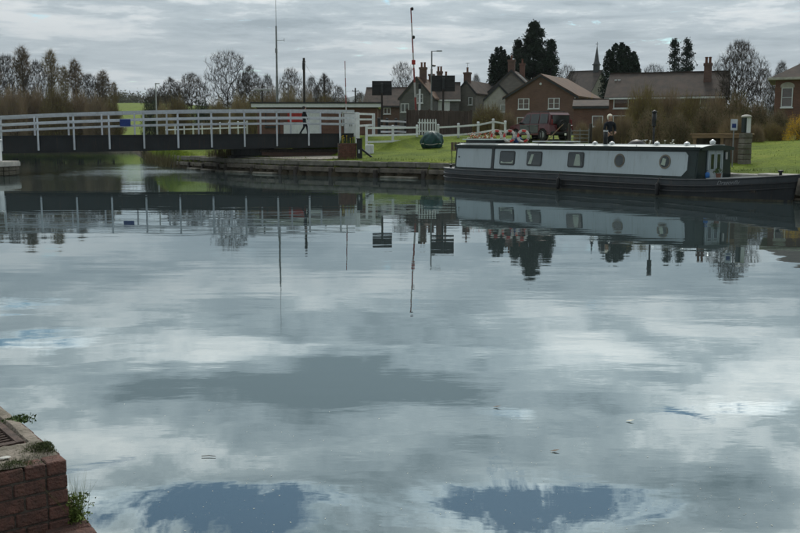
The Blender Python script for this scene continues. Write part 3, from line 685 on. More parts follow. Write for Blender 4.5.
def control_post():
    p = at(359.5, 152, 53.2); z = H(p.x, p.y); t = thing('control_post', 'black bridge control post with raking strut beside the planter', 'post', (p.x, p.y, z - .03))
    m = MB(); m.bev((0, 0, .55), (.3, .28, 1.1), .02); m.build('pillar', M['black_metal'], t)
    m = MB(); m.bar((.12, -.02, .55), (.75, -.1, .05), .1, .1); m.build('strut', M['black_metal'], t)
    m = MB(); m.bev((-.02, -.15, .42), (.1, .012, .2), .003); m.build('notice', M['paper'], t)
    m = MB(); m.bev((0, 0, 1.12), (.36, .34, .05), .01); m.build('cap', M['black_metal'], t)
    p = at(369.5, 148, 56.2); t = thing('concrete_block', 'white painted concrete block at the foot of the fence', 'block', (p.x, p.y, H(p.x, p.y) - .04))
    m = MB(); m.bev((0, 0, .28), (.5, .45, .56), .03); m.build('block', M['white_paint'], t); m = MB(); m.tube((0, 0, .56), (0, 0, .66), .04, .03, 8); m.build('lifting_ring', M['grey_metal'], t)
    p = at(351, 130, 62.2); t = thing('control_cabinet', 'white control cabinet behind the end of the bridge railing', 'cabinet', (p.x, p.y, H(p.x, p.y) - .02))
    m = MB(); m.bev((0, 0, .75), (.85, .5, 1.5), .03); m.build('case', M['white_paint'], t); m = MB(); m.bev((0, 0, 1.53), (.95, .6, .06), .02); m.build('lid', M['white_paint'], t)
    for x in (-.2, .2): m = MB(); m.bev((x, -.255, .75), (.36, .02, 1.3), .008); d_ = m.build('door', M['white_paint'], t); m = MB(); m.box((x * .3, -.275, .75), (.03, .02, .14)); m.build('handle', M['black_metal'], d_)
control_post()
# mooring ropes and planks lying along the bank
def driftwood():
    p = gnd(300, 163, .86); t = thing('timber_baulk', 'long weathered timber baulk lying along the bank under the bridge', 'timber', (p.x, p.y, H(p.x, p.y)), -.62)
    m = MB(); m.bev((0, 0, .10), (4.6, .22, .18), .03); m.build('beam', M['bank_slab'], t); m = MB()
    for x in (-2.1, 2.1): m.box((x, 0, .1), (.06, .24, .2))
    m.build('strap', M['rust'], t)
    p = gnd(325, 162, .86); t = thing('mooring_rope', 'pale mooring rope dropped in a loop on the bank edge', 'rope', (p.x, p.y, H(p.x, p.y) + .03))
    rng = random.Random(1); pts = [(-1.2 + .16 * k, .28 * math.sin(k * .9) * math.cos(k * .31), .0 + .02 * (k % 2)) for k in range(17)]
    m = MB(); m.path(pts, .028, 6); m.build('rope', M['buoy_white'], t, True)
driftwood()
def tarp_heap():
    p = at(432, 142, 58.6); t = thing('tarpaulin_heap', 'teal tarpaulin bundled over a rounded heap on the grass', 'tarpaulin', (p.x, p.y, H(p.x, p.y) - .05)); rng = random.Random(9)
    bm = bmesh.new(); bmesh.ops.create_icosphere(bm, subdivisions=4, radius=1)
    for v in bm.verts:
        a = math.atan2(v.co.y, v.co.x); f = 1 + .07 * math.sin(a * 5 + v.co.z * 3) + .05 * math.sin(a * 11 - v.co.z * 7) + .03 * math.sin(v.co.x * 17)
        v.co = Vector((v.co.x * .68 * f, v.co.y * .55 * f, max(0, v.co.z * .62 * f + .42)))
    me = bpy.data.meshes.new('cover'); bm.to_mesh(me); bm.free(); me.materials.append(M['teal']); me.polygons.foreach_set('use_smooth', [True] * len(me.polygons)); link('cover', me, t)
    m = MB(); m.path([(.70 * math.cos(a / 24 * 6.283), .57 * math.sin(a / 24 * 6.283), .27 + .04 * math.sin(a)) for a in range(25)], .016, 5); m.build('cord', M['buoy_white'], t)
tarp_heap()

# ------------------------------------------------------------------ bridge keeper's cabin
def window(parent, x, z, w_, h_, y, mtf='white_paint', bars=(2, 2), depth=.06):
    fr = MB(); s = .07
    fr.rbox(x - w_ / 2, x - w_ / 2 + s, y - .03, y + depth, z, z + h_); fr.rbox(x + w_ / 2 - s, x + w_ / 2, y - .03, y + depth, z, z + h_)
    fr.rbox(x - w_ / 2 + s, x + w_ / 2 - s, y - .03, y + depth, z, z + s); fr.rbox(x - w_ / 2 + s, x + w_ / 2 - s, y - .03, y + depth, z + h_ - s, z + h_)
    for k in range(1, bars[0]): xx = x - w_ / 2 + w_ * k / bars[0]; fr.rbox(xx - .045, xx + .045, y - .026, y + depth, z + s, z + h_ - s)
    f = fr.build('window', M[mtf], parent)
    m = MB()
    for k in range(1, bars[1]):
        zz = z + h_ * k / bars[1]
        m.rbox(x - w_ / 2 + s, x + w_ / 2 - s, y - .015, y + .03, zz - .018, zz + .018)
    if bars[1] > 1: m.build('glazing_bar', M[mtf], f)
    m = MB(); m.rbox(x - w_ / 2 + s * .5, x + w_ / 2 - s * .5, y + .018, y + .024, z + s * .5, z + h_ - s * .5); m.build('pane', M['glass'], f)
    m = MB(); m.rbox(x - w_ / 2 + s * .4, x + w_ / 2 - s * .4, y + depth - .02, y + depth + .01, z + s * .4, z + h_ - s * .4); m.build('room', M['room_dark'], f)
    m = MB(); m.rbox(x - w_ / 2 - .06, x + w_ / 2 + .06, y - .09, y + .0, z - .09, z - .003); m.build('sill', M[mtf], f)
    return f
def cabin():
    a = at(252, 120, 76); b = at(381, 120, 76); z = 2.15; Wd = b.x - a.x; rt = at(300, 103.4, 76).z - z
    t = thing('keepers_cabin', 'long low flat roofed brick cabin with white fascia behind the bridge', 'cabin', (a.x, 76, z))
    x0, x1 = .35, Wd - .3
    m = MB(); m.rbox(x0, x1, .4, 4.4, 0, rt - .36); m.build('wall', M['brick_red'], t)
    m = MB(); m.rbox(-.05, Wd, 0, 4.8, rt - .3, rt - .02); m.build('fascia', M['white_paint'], t)
    m = MB(); m.rbox(-.12, Wd + .07, -.06, 4.9, rt - .02, rt + .1); m.build('roof', M['roof_slate'], t)
    m = MB(); m.rbox(x0 - .05, x1 + .05, .3, 4.5, rt - .36, rt - .302); m.build('soffit', M['dark_wood'], t)
    for px, w_, hh, zz in ((271, .9, 1.3, .75), (284, .8, 1.9, .1)):
        window(t, at(px, 120, 76.4).x - a.x, zz, w_, hh, .39, 'trim_dark', (1, 1), .05)
    xr = at(296, 120, 76.3).x - a.x
    m = MB(); m.rbox(xr - .68, xr + .68, .33, .39, 1.12, 2.12); m.build('red_panel', M['red'], t)
    m = MB(); m.rbox(xr - 1.0, xr + 2.0, .34, .385, .05, 1.1); m.build('white_panel', M['white_paint'], t)
    m = MB(); m.rbox(xr + .72, xr + 2.0, .342, .388, 1.1, 2.0); m.build('white_panel', M['white_paint'], t)
    window(t, at(350, 120, 76.4).x - a.x, .9, 1.2, 1.0, .39, 'white_paint', (2, 1), .05)
cabin()

# ------------------------------------------------------------------ poles, booms, signals
def antenna_mast():
    p = at(277.5, 110, 92); z = H(p.x, p.y); t = thing('antenna_mast', 'slim grey antenna mast with whip aerial behind the cabin', 'mast', (p.x, p.y, z)); top = at(277, 26, 92).z - z
    m = MB(); m.tube((0, 0, 0), (0, 0, top * .55), .15, .12, 10); m.tube((0, 0, top * .55), (0, 0, top), .10, .075, 10); m.build('mast', M['grey_metal'], t)
    m = MB(); m.tube((0, 0, top), (0, 0, top + 4.2), .028, .015, 6); m.build('whip_aerial', M['grey_metal'], t)
    m = MB(); m.tube((0, 0, top - 1.35), (.75, 0, top - 1.3), .025, .02, 6); m.tube((.75, 0, top - 1.45), (.75, 0, top - 1.15), .02, .02, 6); m.build('side_arm', M['grey_metal'], t)
    m = MB(); m.bev((0, -.12, top - 2.3), (.22, .2, .45), .02); m.build('bracket_box', M['grey_metal'], t)
antenna_mast()
def t_pole():
    p = at(262.5, 110, 84); t = thing('lamp_column', 'dark post with a pale crossbar above the cabin\'s left end', 'post', (p.x, p.y, H(p.x, p.y))); z = at(262, 90, 84).z - H(p.x, p.y)
    m = MB(); m.tube((0, 0, 0), (0, 0, z), .09, .07, 8); m.build('post', M['dark_wood'], t); m = MB(); m.bev((0, 0, z + .03), (1.4, .16, .12), .02); m.build('crossbar', M['pale_pole'], t)
    p = at(156.5, 110, 100); t = thing('lamp_column', 'thin pale lamp column among the bare trees on the left', 'lamp post', (p.x, p.y, H(p.x, p.y))); z = at(156, 84, 100).z - H(p.x, p.y)
    m = MB(); m.tube((0, 0, 0), (0, 0, z), .09, .06, 8); m.build('column', M['pale_pole'], t); m = MB(); m.bev((.18, 0, z + .04), (.5, .16, .1), .03); m.build('lantern', M['pale_pole'], t)
t_pole()
WIRE = []
def utility(px, ytop, Yd, label, r=.14, box=False):
    p = at(px, 110, Yd); z0 = H(p.x, p.y); z = at(px, ytop, Yd).z - z0; t = thing('utility_pole', label, 'pole', (p.x, p.y, z0), 0, None)
    m = MB(); m.tube((0, 0, 0), (0, 0, z), r * 1.15, r, 9); m.build('pole', M['pole_wood'], t)
    m = MB(); m.bev((0, 0, z - .5), (1.0 if not box else .3, .1, .1), .01); m.build('cross_arm', M['pole_wood'], t)
    for s in (-1, 1):
        m = MB(); m.lathe([(.03, 0), (.05, .04), (.05, .1), (.02, .14)], (s * (.42 if not box else .12), 0, z - .45), 8); m.build('insulator', M['black_metal'], t)
    if box: m = MB(); m.bev((0, -.2, z - .9), (.3, .24, .8), .04); m.build('transformer', M['black_metal'], t)
    WIRE.append((p.x, p.y, z0 + z - .35))
utility(304.5, 58, 105, 'tall dark wooden utility pole with transformer above the cabin', .125, True)
utility(324.5, 77, 125, 'shorter dark utility pole standing right of the tall one', .12)
utility(355.5, 88, 150, 'distant low utility pole left of the black signal board', .12)
m = MB(); 
for (a, b) in zip(WIRE, WIRE[1:]):
    m.path([(a[0] + (b[0] - a[0]) * k / 12, a[1] + (b[1] - a[1]) * k / 12, a[2] + (b[2] - a[2]) * k / 12 - 1.2 * (1 - (k / 6 - 1) ** 2) * .6) for k in range(13)], .012, 4)
tag(m.build('overhead_wire', M['black_metal']), 'thin overhead wire strung between the wooden utility poles', 'wire')
def boom(px0, y0, px1, y1, Yd, label, r=.09, weight=True):
    a = at(px0, y0, Yd); b = at(px1, y1, Yd); z0 = H(a.x, a.y); t = thing('barrier_boom', label, 'barrier', (a.x, a.y, z0)); o = Vector((a.x, a.y, z0))
    m = MB(); m.bev((0, .2, .55), (.42, .36, 1.1), .03); m.build('housing', M['black_metal'], t)
    s = a - o; e = b - o; s.z = max(s.z, 1.0); n = 7
    for k in range(n):
        q0 = s + (e - s) * (k / n); q1 = s + (e - s) * ((k + 1) / n); rr = r * (1 - .5 * k / n); m = MB(); m.tube(q0, q1, rr, rr * .97, 8); m.build('boom_section', M['boom_red' if k % 2 == 0 else 'boom_white'], t)
    if weight:
        for f in (.72, .99):
            q = s + (e - s) * f; m = MB(); m.lathe([(.05, -.12), (.1, -.08), (.1, .08), (.04, .13)], (q.x + .1, q.y - .05, q.z), 9); m.build('boom_lamp', M['black_metal'], t)
        q = s + (e - s) * .48; m = MB(); m.bev((q.x, q.y - .1, q.z), (.28, .1, .34), .02); m.build('boom_sign', M['red'], t)
        m = MB(); m.tube(s + Vector((.25, 0, -.2)), s + Vector((.28, 0, 1.7)), .09, .07, 8); m.build('counterweight_arm', M['white_paint'], t)
        m = MB(); m.bev((s.x + .28, s.y, s.z + 1.9), (.22, .2, .4), .02); m.build('counterweight', M['black_metal'], t)
boom(416, 112, 410.8, 8, 72.5, 'tall red and white barrier boom raised upright beside the grey cottage', .075)
boom(346.5, 125, 345, 61, 66, 'slim red and white barrier boom raised in front of the cabin', .045, False)
def signal(px, y0, y1, w_, Yd, label):
    a = at(px, 120, Yd); z0 = H(a.x, a.y); zt, zb = at(px, y0, Yd).z - z0, at(px, y1, Yd).z - z0; t = thing('signal_board', label, 'traffic signal', (a.x, a.y, z0)); W_ = w_ / FPX * Yd
    m = MB(); m.tube((0, -.12, 0), (0, -.12, zt - .15), .075, n=9); m.build('post', M['pole_wood'], t)
    m = MB(); m.bev((0, 0, (zt + zb) / 2), (W_, .05, zt - zb), .02); m.build('backboard', M['black_metal'], t)
    for s in (-1, 1):
        m = MB(); m.tube((s * W_ * .27, .03, (zt + zb) / 2), (s * W_ * .27, .3, (zt + zb) / 2), .2, .2, 14); m.build('lamp', M['plastic_black'], t)
    for dz in (.25, -.25): m = MB(); m.bev((0, -.05, (zt + zb) / 2 + dz), (W_ * .9, .05, .06), .01); m.build('brace', M['black_metal'], t)
    m = MB(); m.bev((0, -.2, (zt + zb) / 2), (.16, .1, zt - zb - .3), .02); m.build('junction_box', M['trim_dark'], t)
signal(382, 81, 95.5, 19.5, 70.5, 'black signal backboard on a post right of the cabin roof')
signal(443, 75.5, 91.5, 23, 72.0, 'black signal backboard on a post in front of the cottage')
def street_lamp():
    p = at(431.5, 110, 84); z0 = H(p.x, p.y); z = at(431, 51, 84).z - z0; t = thing('street_lamp', 'slim dark street lamp beside the right hand signal board', 'street lamp', (p.x, p.y, z0))
    m = MB(); m.tube((0, 0, 0), (0, 0, z), .085, .06, 9); m.build('column', M['grey_metal'], t); m = MB(); m.tube((0, 0, z - .03), (.55, 0, z), .03, n=6); m.build('arm', M['grey_metal'], t)
    m = MB(); m.bev((.65, 0, z), (.5, .2, .1), .03); m.build('lantern', M['grey_metal'], t)
    m = MB(); m.lathe([(.02, 0), (.14, .03), (.16, .14), (.02, .2)], (.2, -.05, z - 1.35), 10); m.tube((0, 0, z - 1.2), (.2, -.05, z - 1.2), .02, n=5); m.build('camera_dome', M['black_metal'], t)
street_lamp()

# ------------------------------------------------------------------ houses
def chimney(parent, x, y, z0, z1, w_, pots=2, mt='brick_old', d=.55):
    m = MB(); m.rbox(x - w_ / 2, x + w_ / 2, y - d / 2, y + d / 2, z0, z1 - .22); m.rbox(x - w_ / 2 - .06, x + w_ / 2 + .06, y - d / 2 - .06, y + d / 2 + .06, z1 - .22, z1); c = m.build('chimney', M[mt], parent)
    for k in range(pots):
        xx = x + (k - (pots - 1) / 2) * w_ / max(pots, 1) * .95; m = MB(); m.lathe([(.15, 0), (.12, .1), (.11, .45), (.14, .5), (.14, .56)], (xx, y, z1), 10); m.build('chimney_pot', M['terracotta'], c)
def gable_house(name, label, loc, rz, Wd, Dp, ze, zr, wall, roof, ov=.3, ridge='y', trim='white_paint'):
    """ridge 'y': gable faces the front (-y); ridge 'x': long side faces the front. Origin = centre of the front wall at ground."""
    t = thing(name, label, 'house', loc, rz); m = MB()
    if ridge == 'y':
        m.prism([(-Wd / 2, -1), (Wd / 2, -1), (Wd / 2, ze), (0, zr - .06), (-Wd / 2, ze)], 1, 0, Dp); m.build('wall', M[wall], t)
        r = MB(); sl = (zr - ze) / (Wd / 2); e = Wd / 2 + ov
        for s in (-1, 1):
            poly = [(0, zr), (s * e, zr - sl * e), (s * e, zr - sl * e + .16), (0, zr + .18)]
            r.prism(poly, 1, -ov, Dp + ov)
        ro = r.build('roof', M[roof], t)
        b = MB()
        for s in (-1, 1): b.prism([(0, zr + .10), (s * e, zr - sl * e + .06), (s * e, zr - sl * e - .14), (0, zr - .10)], 1, -ov - .05, -ov - .003)
        b.build('bargeboard', M[trim], ro)
    else:
        m.prism([(0, -1), (Dp, -1), (Dp, ze), (Dp / 2, zr - .06), (0, ze)], 0, -Wd / 2, Wd / 2); m.build('wall', M[wall], t)
        r = MB(); sl = (zr - ze) / (Dp / 2)
        for s in (-1, 1):
            e = Dp / 2 + ov; c = Dp / 2
            r.prism([(c, zr), (c + s * e, zr - sl * e), (c + s * e, zr - sl * e + .16), (c, zr + .18)], 0, -Wd / 2 - ov, Wd / 2 + ov)
        ro = r.build('roof', M[roof], t)
        g = MB(); g.rbox(-Wd / 2 - ov, Wd / 2 + ov, -ov - .12, -ov - .004, ze - sl * ov - .06, ze - sl * ov + .10); g.build('gutter', M[trim], ro)
        rc = MB(); rc.rbox(-Wd / 2 - ov, Wd / 2 + ov, Dp / 2 - .1, Dp / 2 + .1, zr + .12, zr + .24); rc.build('ridge_tiles', M[roof], ro)
    return t, ro
def zat(py, Yd): return at(400, py, Yd).z
GZ = 2.15
def houses():
    # brick house, gable to the canal
    Yd = 100; a, b = at(507, 100, Yd), at(574, 100, Yd); W_ = (b - a).length
    t, ro = gable_house('brick_house', 'brown brick house with gable and two white windows behind the car', ((a.x + b.x) / 2, Yd, GZ), R(-26), W_ / math.cos(R(26)), 9.5, zat(97, Yd) - GZ, zat(75.5, Yd) - GZ, 'brick_brown', 'roof_orange', .22, 'y', 'trim_dark')
    for px in (523, 554.5): window(t, at(px, 100, Yd).x - (a.x + b.x) / 2, zat(109, Yd) - GZ, 1.22, zat(98.3, Yd) - zat(109, Yd), -.02, 'white_paint', (2, 2))
    for px in (523, 554.5): window(t, at(px, 100, Yd).x - (a.x + b.x) / 2, .8, 1.4, 1.2, -.02, 'white_paint', (2, 2))
    m = MB(); m.tube((W_ / 2 + .2, -.07, 0), (W_ / 2 + .2, -.07, zat(98, Yd) - GZ), .055, n=8); m.build('downpipe', M['white_paint'], t)
    m = MB(); m.lathe([(.14, 0), (.14, .02), (.1, .06)], (0, 0, 0), 10); o = m.build('alarm_box', M['white_paint'], t); o.location = (.0, -.05, zat(84, Yd) - GZ); o.rotation_euler = (R(90), 0, 0)
    # long brick house with brown tiled roof
    Yd = 86; a, b = at(608, 100, Yd), at(722, 100, Yd); W_ = (b - a).length
    t, ro = gable_house('brick_house', 'long brick house under a wide brown tiled roof behind the hedge', ((a.x + b.x) / 2, Yd, GZ), R(-20), W_, 6.5, zat(96.5, Yd) - GZ, zat(74.5, Yd + 3) - GZ, 'brick_red', 'roof_brown', .25, 'x')
    cx = (a.x + b.x) / 2
    for px in (622, 655, 677, 706): window(t, at(px, 100, Yd).x - cx, zat(108, Yd) - GZ, 1.35, .95, -.02, 'white_paint', (1, 1))
    for px in (622, 668, 706): window(t, at(px, 100, Yd).x - cx, .8, 1.35, 1.1, -.02, 'white_paint', (2, 1))
    m = MB(); m.rbox(-.45 + .2, .45 + .2, -.06, .0, 0, 2.05); m.build('door', M['brown_wood'], t)
    chimney(t, at(697.5, 70, Yd + 2.2).x - cx, 2.0, zat(97, Yd) - GZ, zat(64.5, Yd + 2) - GZ, .66, 2, 'brick_old', .6)
    m = MB(); 
    for px in (613.5, 617): m.rbox(at(px, 80, Yd).x - cx - .12, at(px, 80, Yd).x - cx + .12, 2.15, 2.4, zat(79.5, Yd) - GZ, zat(77, Yd) - GZ)
    m.build('roof_vent', M['white_paint'], ro)
    # lower brick outbuilding left of it
    Yd = 80; a, b = at(574, 110, Yd), at(607, 110, Yd)
    t, ro = gable_house('brick_outbuilding', 'low red brick outbuilding between the two brick houses', ((a.x + b.x) / 2, Yd, GZ), R(-12), (b - a).length, 4, zat(107.5, Yd) - GZ, zat(101.5, Yd + 2) - GZ, 'brick_red', 'roof_brown', .12, 'x', 'trim_dark')
    window(t, .6, .8, .9, .9, -.02, 'white_paint', (1, 1))
    # grey stone cottage with gable
    Yd = 108; a, b = at(399, 100, Yd), at(434, 100, Yd); W_ = (b - a).length; cx = (a.x + b.x) / 2
    t, ro = gable_house('stone_cottage', 'grey stone cottage with steep gable behind the raised boom', (cx, Yd, GZ), R(-14), W_, 8, zat(98, Yd) - GZ, zat(78, Yd) - GZ, 'rubble', 'roof_orange', .18, 'y', 'trim_dark')
    window(t, at(404.5, 100, Yd).x - cx, zat(112, Yd) - GZ, .95, .95, -.02, 'white_paint', (2, 1)); window(t, at(420, 100, Yd).x - cx, zat(103, Yd) - GZ, .7, 1.0, -.02, 'white_paint', (1, 2))
    chimney(t, .4, 1.6, zat(82, Yd) - GZ, zat(66.5, Yd) - GZ, .75, 2, 'brick_old'); chimney(t, .3, 6.6, zat(82, Yd) - GZ, zat(74, Yd + 6) - GZ, .6, 1, 'brick_old')
    # low house with brown roof left of the cottage
    Yd = 124; a2, b2 = at(364, 100, Yd), at(404, 100, Yd); c2 = (a2.x + b2.x) / 2
    t2, _ = gable_house('brick_cottage', 'low cottage with brown roof behind the left signal board', (c2, Yd, GZ), R(-6), (b2 - a2).length, 7, zat(106, Yd) - GZ, zat(89, Yd + 3.5) - GZ, 'brick_old', 'roof_brown', .2, 'x', 'trim_dark'); window(t2, .4, zat(114, Yd) - GZ, .9, .8, -.02, 'white_paint', (2, 1))
    # its wing with the white windows
    Yd = 110; a, b = at(433, 100, Yd), at(459, 100, Yd); cx = (a.x + b.x) / 2
    t, ro = gable_house('cottage_wing', 'cottage wing with two white shuttered windows and dark roof', (cx, Yd, GZ), R(-3), (b - a).length, 5, zat(99.5, Yd) - GZ, zat(84, Yd + 2) - GZ, 'rubble', 'roof_brown', .18, 'x')
    for px in (438.5, 446.5): 
        x = at(px, 100, Yd).x - cx; m = MB(); m.rbox(x - .38, x + .38, -.07, -.01, zat(112, Yd) - GZ, zat(101.5, Yd) - GZ); s = m.build('shutter', M['white_paint'], t)
        m = MB(); m.rbox(x - .32, x + .32, -.085, -.072, zat(111, Yd) - GZ, zat(102.5, Yd) - GZ); m.build('shutter_panel', M['white_paint'], s)
    chimney(t, at(439.5, 70, Yd).x - cx, 2.5, zat(86, Yd) - GZ, zat(70, Yd) - GZ, .66, 2, 'brick_old'); chimney(t, at(446, 70, Yd).x - cx, 2.7, zat(86, Yd) - GZ, zat(75, Yd) - GZ, .3, 1, 'brick_old')
    # paler cottage right of it
    Yd = 113; a, b = at(456, 100, Yd), at(476, 100, Yd); cx = (a.x + b.x) / 2
    t, ro = gable_house('stone_cottage', 'pale stone cottage with one chimney behind the cottage wing', (cx, Yd, GZ), R(-24), (b - a).length, 8, zat(93, Yd) - GZ, zat(81.5, Yd) - GZ, 'stone_wall', 'roof_brown', .18, 'y', 'trim_dark')
    chimney(t, -.1, .7, zat(85, Yd) - GZ, zat(72, Yd) - GZ, .75, 1, 'brick_old'); window(t, .55, zat(105, Yd) - GZ, .5, .9, -.02, 'white_paint', (1, 1))
    m = MB(); m.tube((-.1, .7, zat(72, Yd) - GZ), (-.1, .7, zat(62.5, Yd) - GZ), .02, n=5)
    for k in range(5): m.tube((-.3, .55 + .08 * k, zat(63, Yd) - GZ), (.1, .55 + .08 * k, zat(63, Yd) - GZ), .012, n=4)
    m.build('tv_aerial', M['grey_metal'], t)
    # dark slate link
    Yd = 118; a, b = at(471, 100, Yd), at(494, 100, Yd); cx = (a.x + b.x) / 2
    t, ro = gable_house('slate_house', 'low stone house with dark slate roof between the cottages', (cx, Yd, GZ), R(0), (b - a).length, 5, zat(99.5, Yd) - GZ, zat(87, Yd + 2.5) - GZ, 'stone_wall', 'roof_slate', .15, 'x', 'trim_dark'); window(t, -.6, zat(107, Yd) - GZ, .55, .85, -.02, 'white_paint', (1, 1))
    # stone house with two tall chimneys
    Yd = 116; a, b = at(488, 100, Yd), at(534, 100, Yd); cx = (a.x + b.x) / 2
    t, ro = gable_house('stone_house', 'stone house with two tall chimneys and bright rooflights before the conifers', (cx, Yd, GZ), R(-16), (b - a).length, 8, zat(92, Yd) - GZ, zat(71, Yd) - GZ, 'stone_wall', 'roof_brown', .18, 'y', 'trim_dark')
    chimney(t, -.1, .6, zat(84, Yd) - GZ, zat(59.5, Yd) - GZ, .8, 1, 'brick_old'); chimney(t, .35, 6.2, zat(80, Yd) - GZ, zat(63.0, Yd + 5) - GZ, .6, 1, 'brick_red')
    sl = (zat(71, Yd) - zat(92, Yd)) / ((b - a).length / 2)
    for y in (1.6, 2.9):
        m = MB(); x0, x1 = .55, 1.55; zz = zat(71, Yd) - GZ + .2
        m.add([(x0, y, zz - sl * x0 + .02), (x1, y, zz - sl * x1 + .02), (x1, y + .8, zz - sl * x1 + .02), (x0, y + .8, zz - sl * x0 + .02), (x0, y, zz - sl * x0 - .06), (x1, y, zz - sl * x1 - .06), (x1, y + .8, zz - sl * x1 - .06), (x0, y + .8, zz - sl * x0 - .06)], [(0, 1, 2, 3), (7, 6, 5, 4), (0, 4, 5, 1), (1, 5, 6, 2), (2, 6, 7, 3), (3, 7, 4, 0)]); m.build('rooflight', M['chrome'], ro)
    window(t, -1.2, zat(104, Yd) - GZ, .8, 1.1, -.02, 'white_paint', (2, 1))
    # pale rendered gable in front
    Yd = 106; a, b = at(484, 100, Yd), at(513, 100, Yd); cx = (a.x + b.x) / 2
    t, ro = gable_house('rendered_house', 'small pale rendered gable house left of the brown brick house', (cx, Yd, GZ), R(-8), (b - a).length, 5, zat(100, Yd) - GZ, zat(85.5, Yd) - GZ, 'render_wall', 'roof_slate', .1, 'y', 'trim_dark'); window(t, .5, zat(112, Yd) - GZ, .6, .8, -.02, 'white_paint', (1, 1))
    # church
    Yd = 150; a, b = at(575, 80, Yd), at(606, 80, Yd); cx = (a.x + b.x) / 2
    t, ro = gable_house('church', 'dark roofed church with slim lead spirelet behind the brick houses', (cx - 2.4, Yd, GZ), R(-32), (b - a).length, 9, zat(93, Yd) - GZ, zat(72.3, Yd + 4) - GZ, 'stone_wall', 'roof_church', .3, 'x', 'trim_dark'); t['category'] = 'church'
    sx = (at(595.3, 60, Yd + 4).x - (cx - 2.4) - 4.5 * math.sin(R(32))) / math.cos(R(32)); zb = zat(73, Yd + 4) - GZ; zm = zat(66, Yd + 4) - GZ; zt = zat(48.5, Yd + 4) - GZ; 
    m = MB(); m.box((sx, 4.5, (zb + zm) / 2), (.8, .8, zm - zb + .4)); m.box((sx, 4.5, zm + .1), (1.05, 1.05, .15)); m.build('bellcote', M['lead'], t)
    m = MB(); m.lathe([(.58, 0), (.4, .5), (.05, zt - zm)], (sx, 4.5, zm + .17), 8); s = m.build('spire', M['lead'], t)
    m = MB(); m.tube((sx, 4.5, zt), (sx, 4.5, zt + .9), .035, n=6); m.bar((sx - .25, 4.5, zt + .6), (sx + .25, 4.5, zt + .6), .05, .05); m.build('finial', M['lead'], s)
    for k in range(4): 
        x = -2.0 + k * 1.3; m = MB(); m.prism([(x - .25, 2), (x + .25, 2), (x + .25, 4), (x, 4.5), (x - .25, 4)], 1, -.05, -.01); m.build('lancet_window', M['room_dark'], t)
    # brick house at the right edge
    Yd = 74; a = at(774.5, 100, Yd); W_ = 8.0; ze = zat(78.5, Yd) - GZ + .1; t = thing('brick_villa', 'red brick house with hipped roof at the right edge', 'house', (a.x, Yd, GZ - .1), R(-23))
    m = MB(); m.rbox(0, W_, 0, 7, -.5, ze); m.build('wall', M['brick_red'], t)
    r = MB(); o = .45; r.add([(-o, -o, ze), (W_ + o, -o, ze), (W_ + o, 7 + o, ze), (-o, 7 + o, ze), (3.4, 3.5, ze + 2.15), (W_ - 3.4, 3.5, ze + 2.15)], [(0, 1, 5, 4), (1, 2, 5), (2, 3, 4, 5), (3, 0, 4), (3, 2, 1, 0)]); ro = r.build('roof', M['roof_brown'], t)
    m = MB(); m.rbox(-o, W_ + o, -o - .1, -o - .003, ze - .12, ze + .06); m.rbox(-o - .1, -o - .003, -o, 7 + o, ze - .12, ze + .06); m.build('gutter', M['pale_stone'], ro)
    m = MB(); m.rbox(-o, W_ + o, -o, 7 + o, ze - .14, ze - .004); m.build('soffit', M['pale_stone'], ro)
    for px in (786.5, 815):
        x = at(px, 90, Yd).x - a.x; f = window(t, x, zat(106, Yd) - GZ, .82, zat(86.5, Yd) - zat(106, Yd), -.03, 'white_paint', (1, 2))
        m = MB(); m.prism([(x - .5, zat(86.5, Yd) - GZ + .003)] + [(x + .5 * math.cos(math.pi - k * math.pi / 8), zat(86.5, Yd) - GZ + .003 + .1 + .3 * math.sin(k * math.pi / 8)) for k in range(9)] + [(x + .5, zat(86.5, Yd) - GZ + .003)], 1, -.08, -.01); m.build('window_arch', M['pale_stone'], f)
houses()

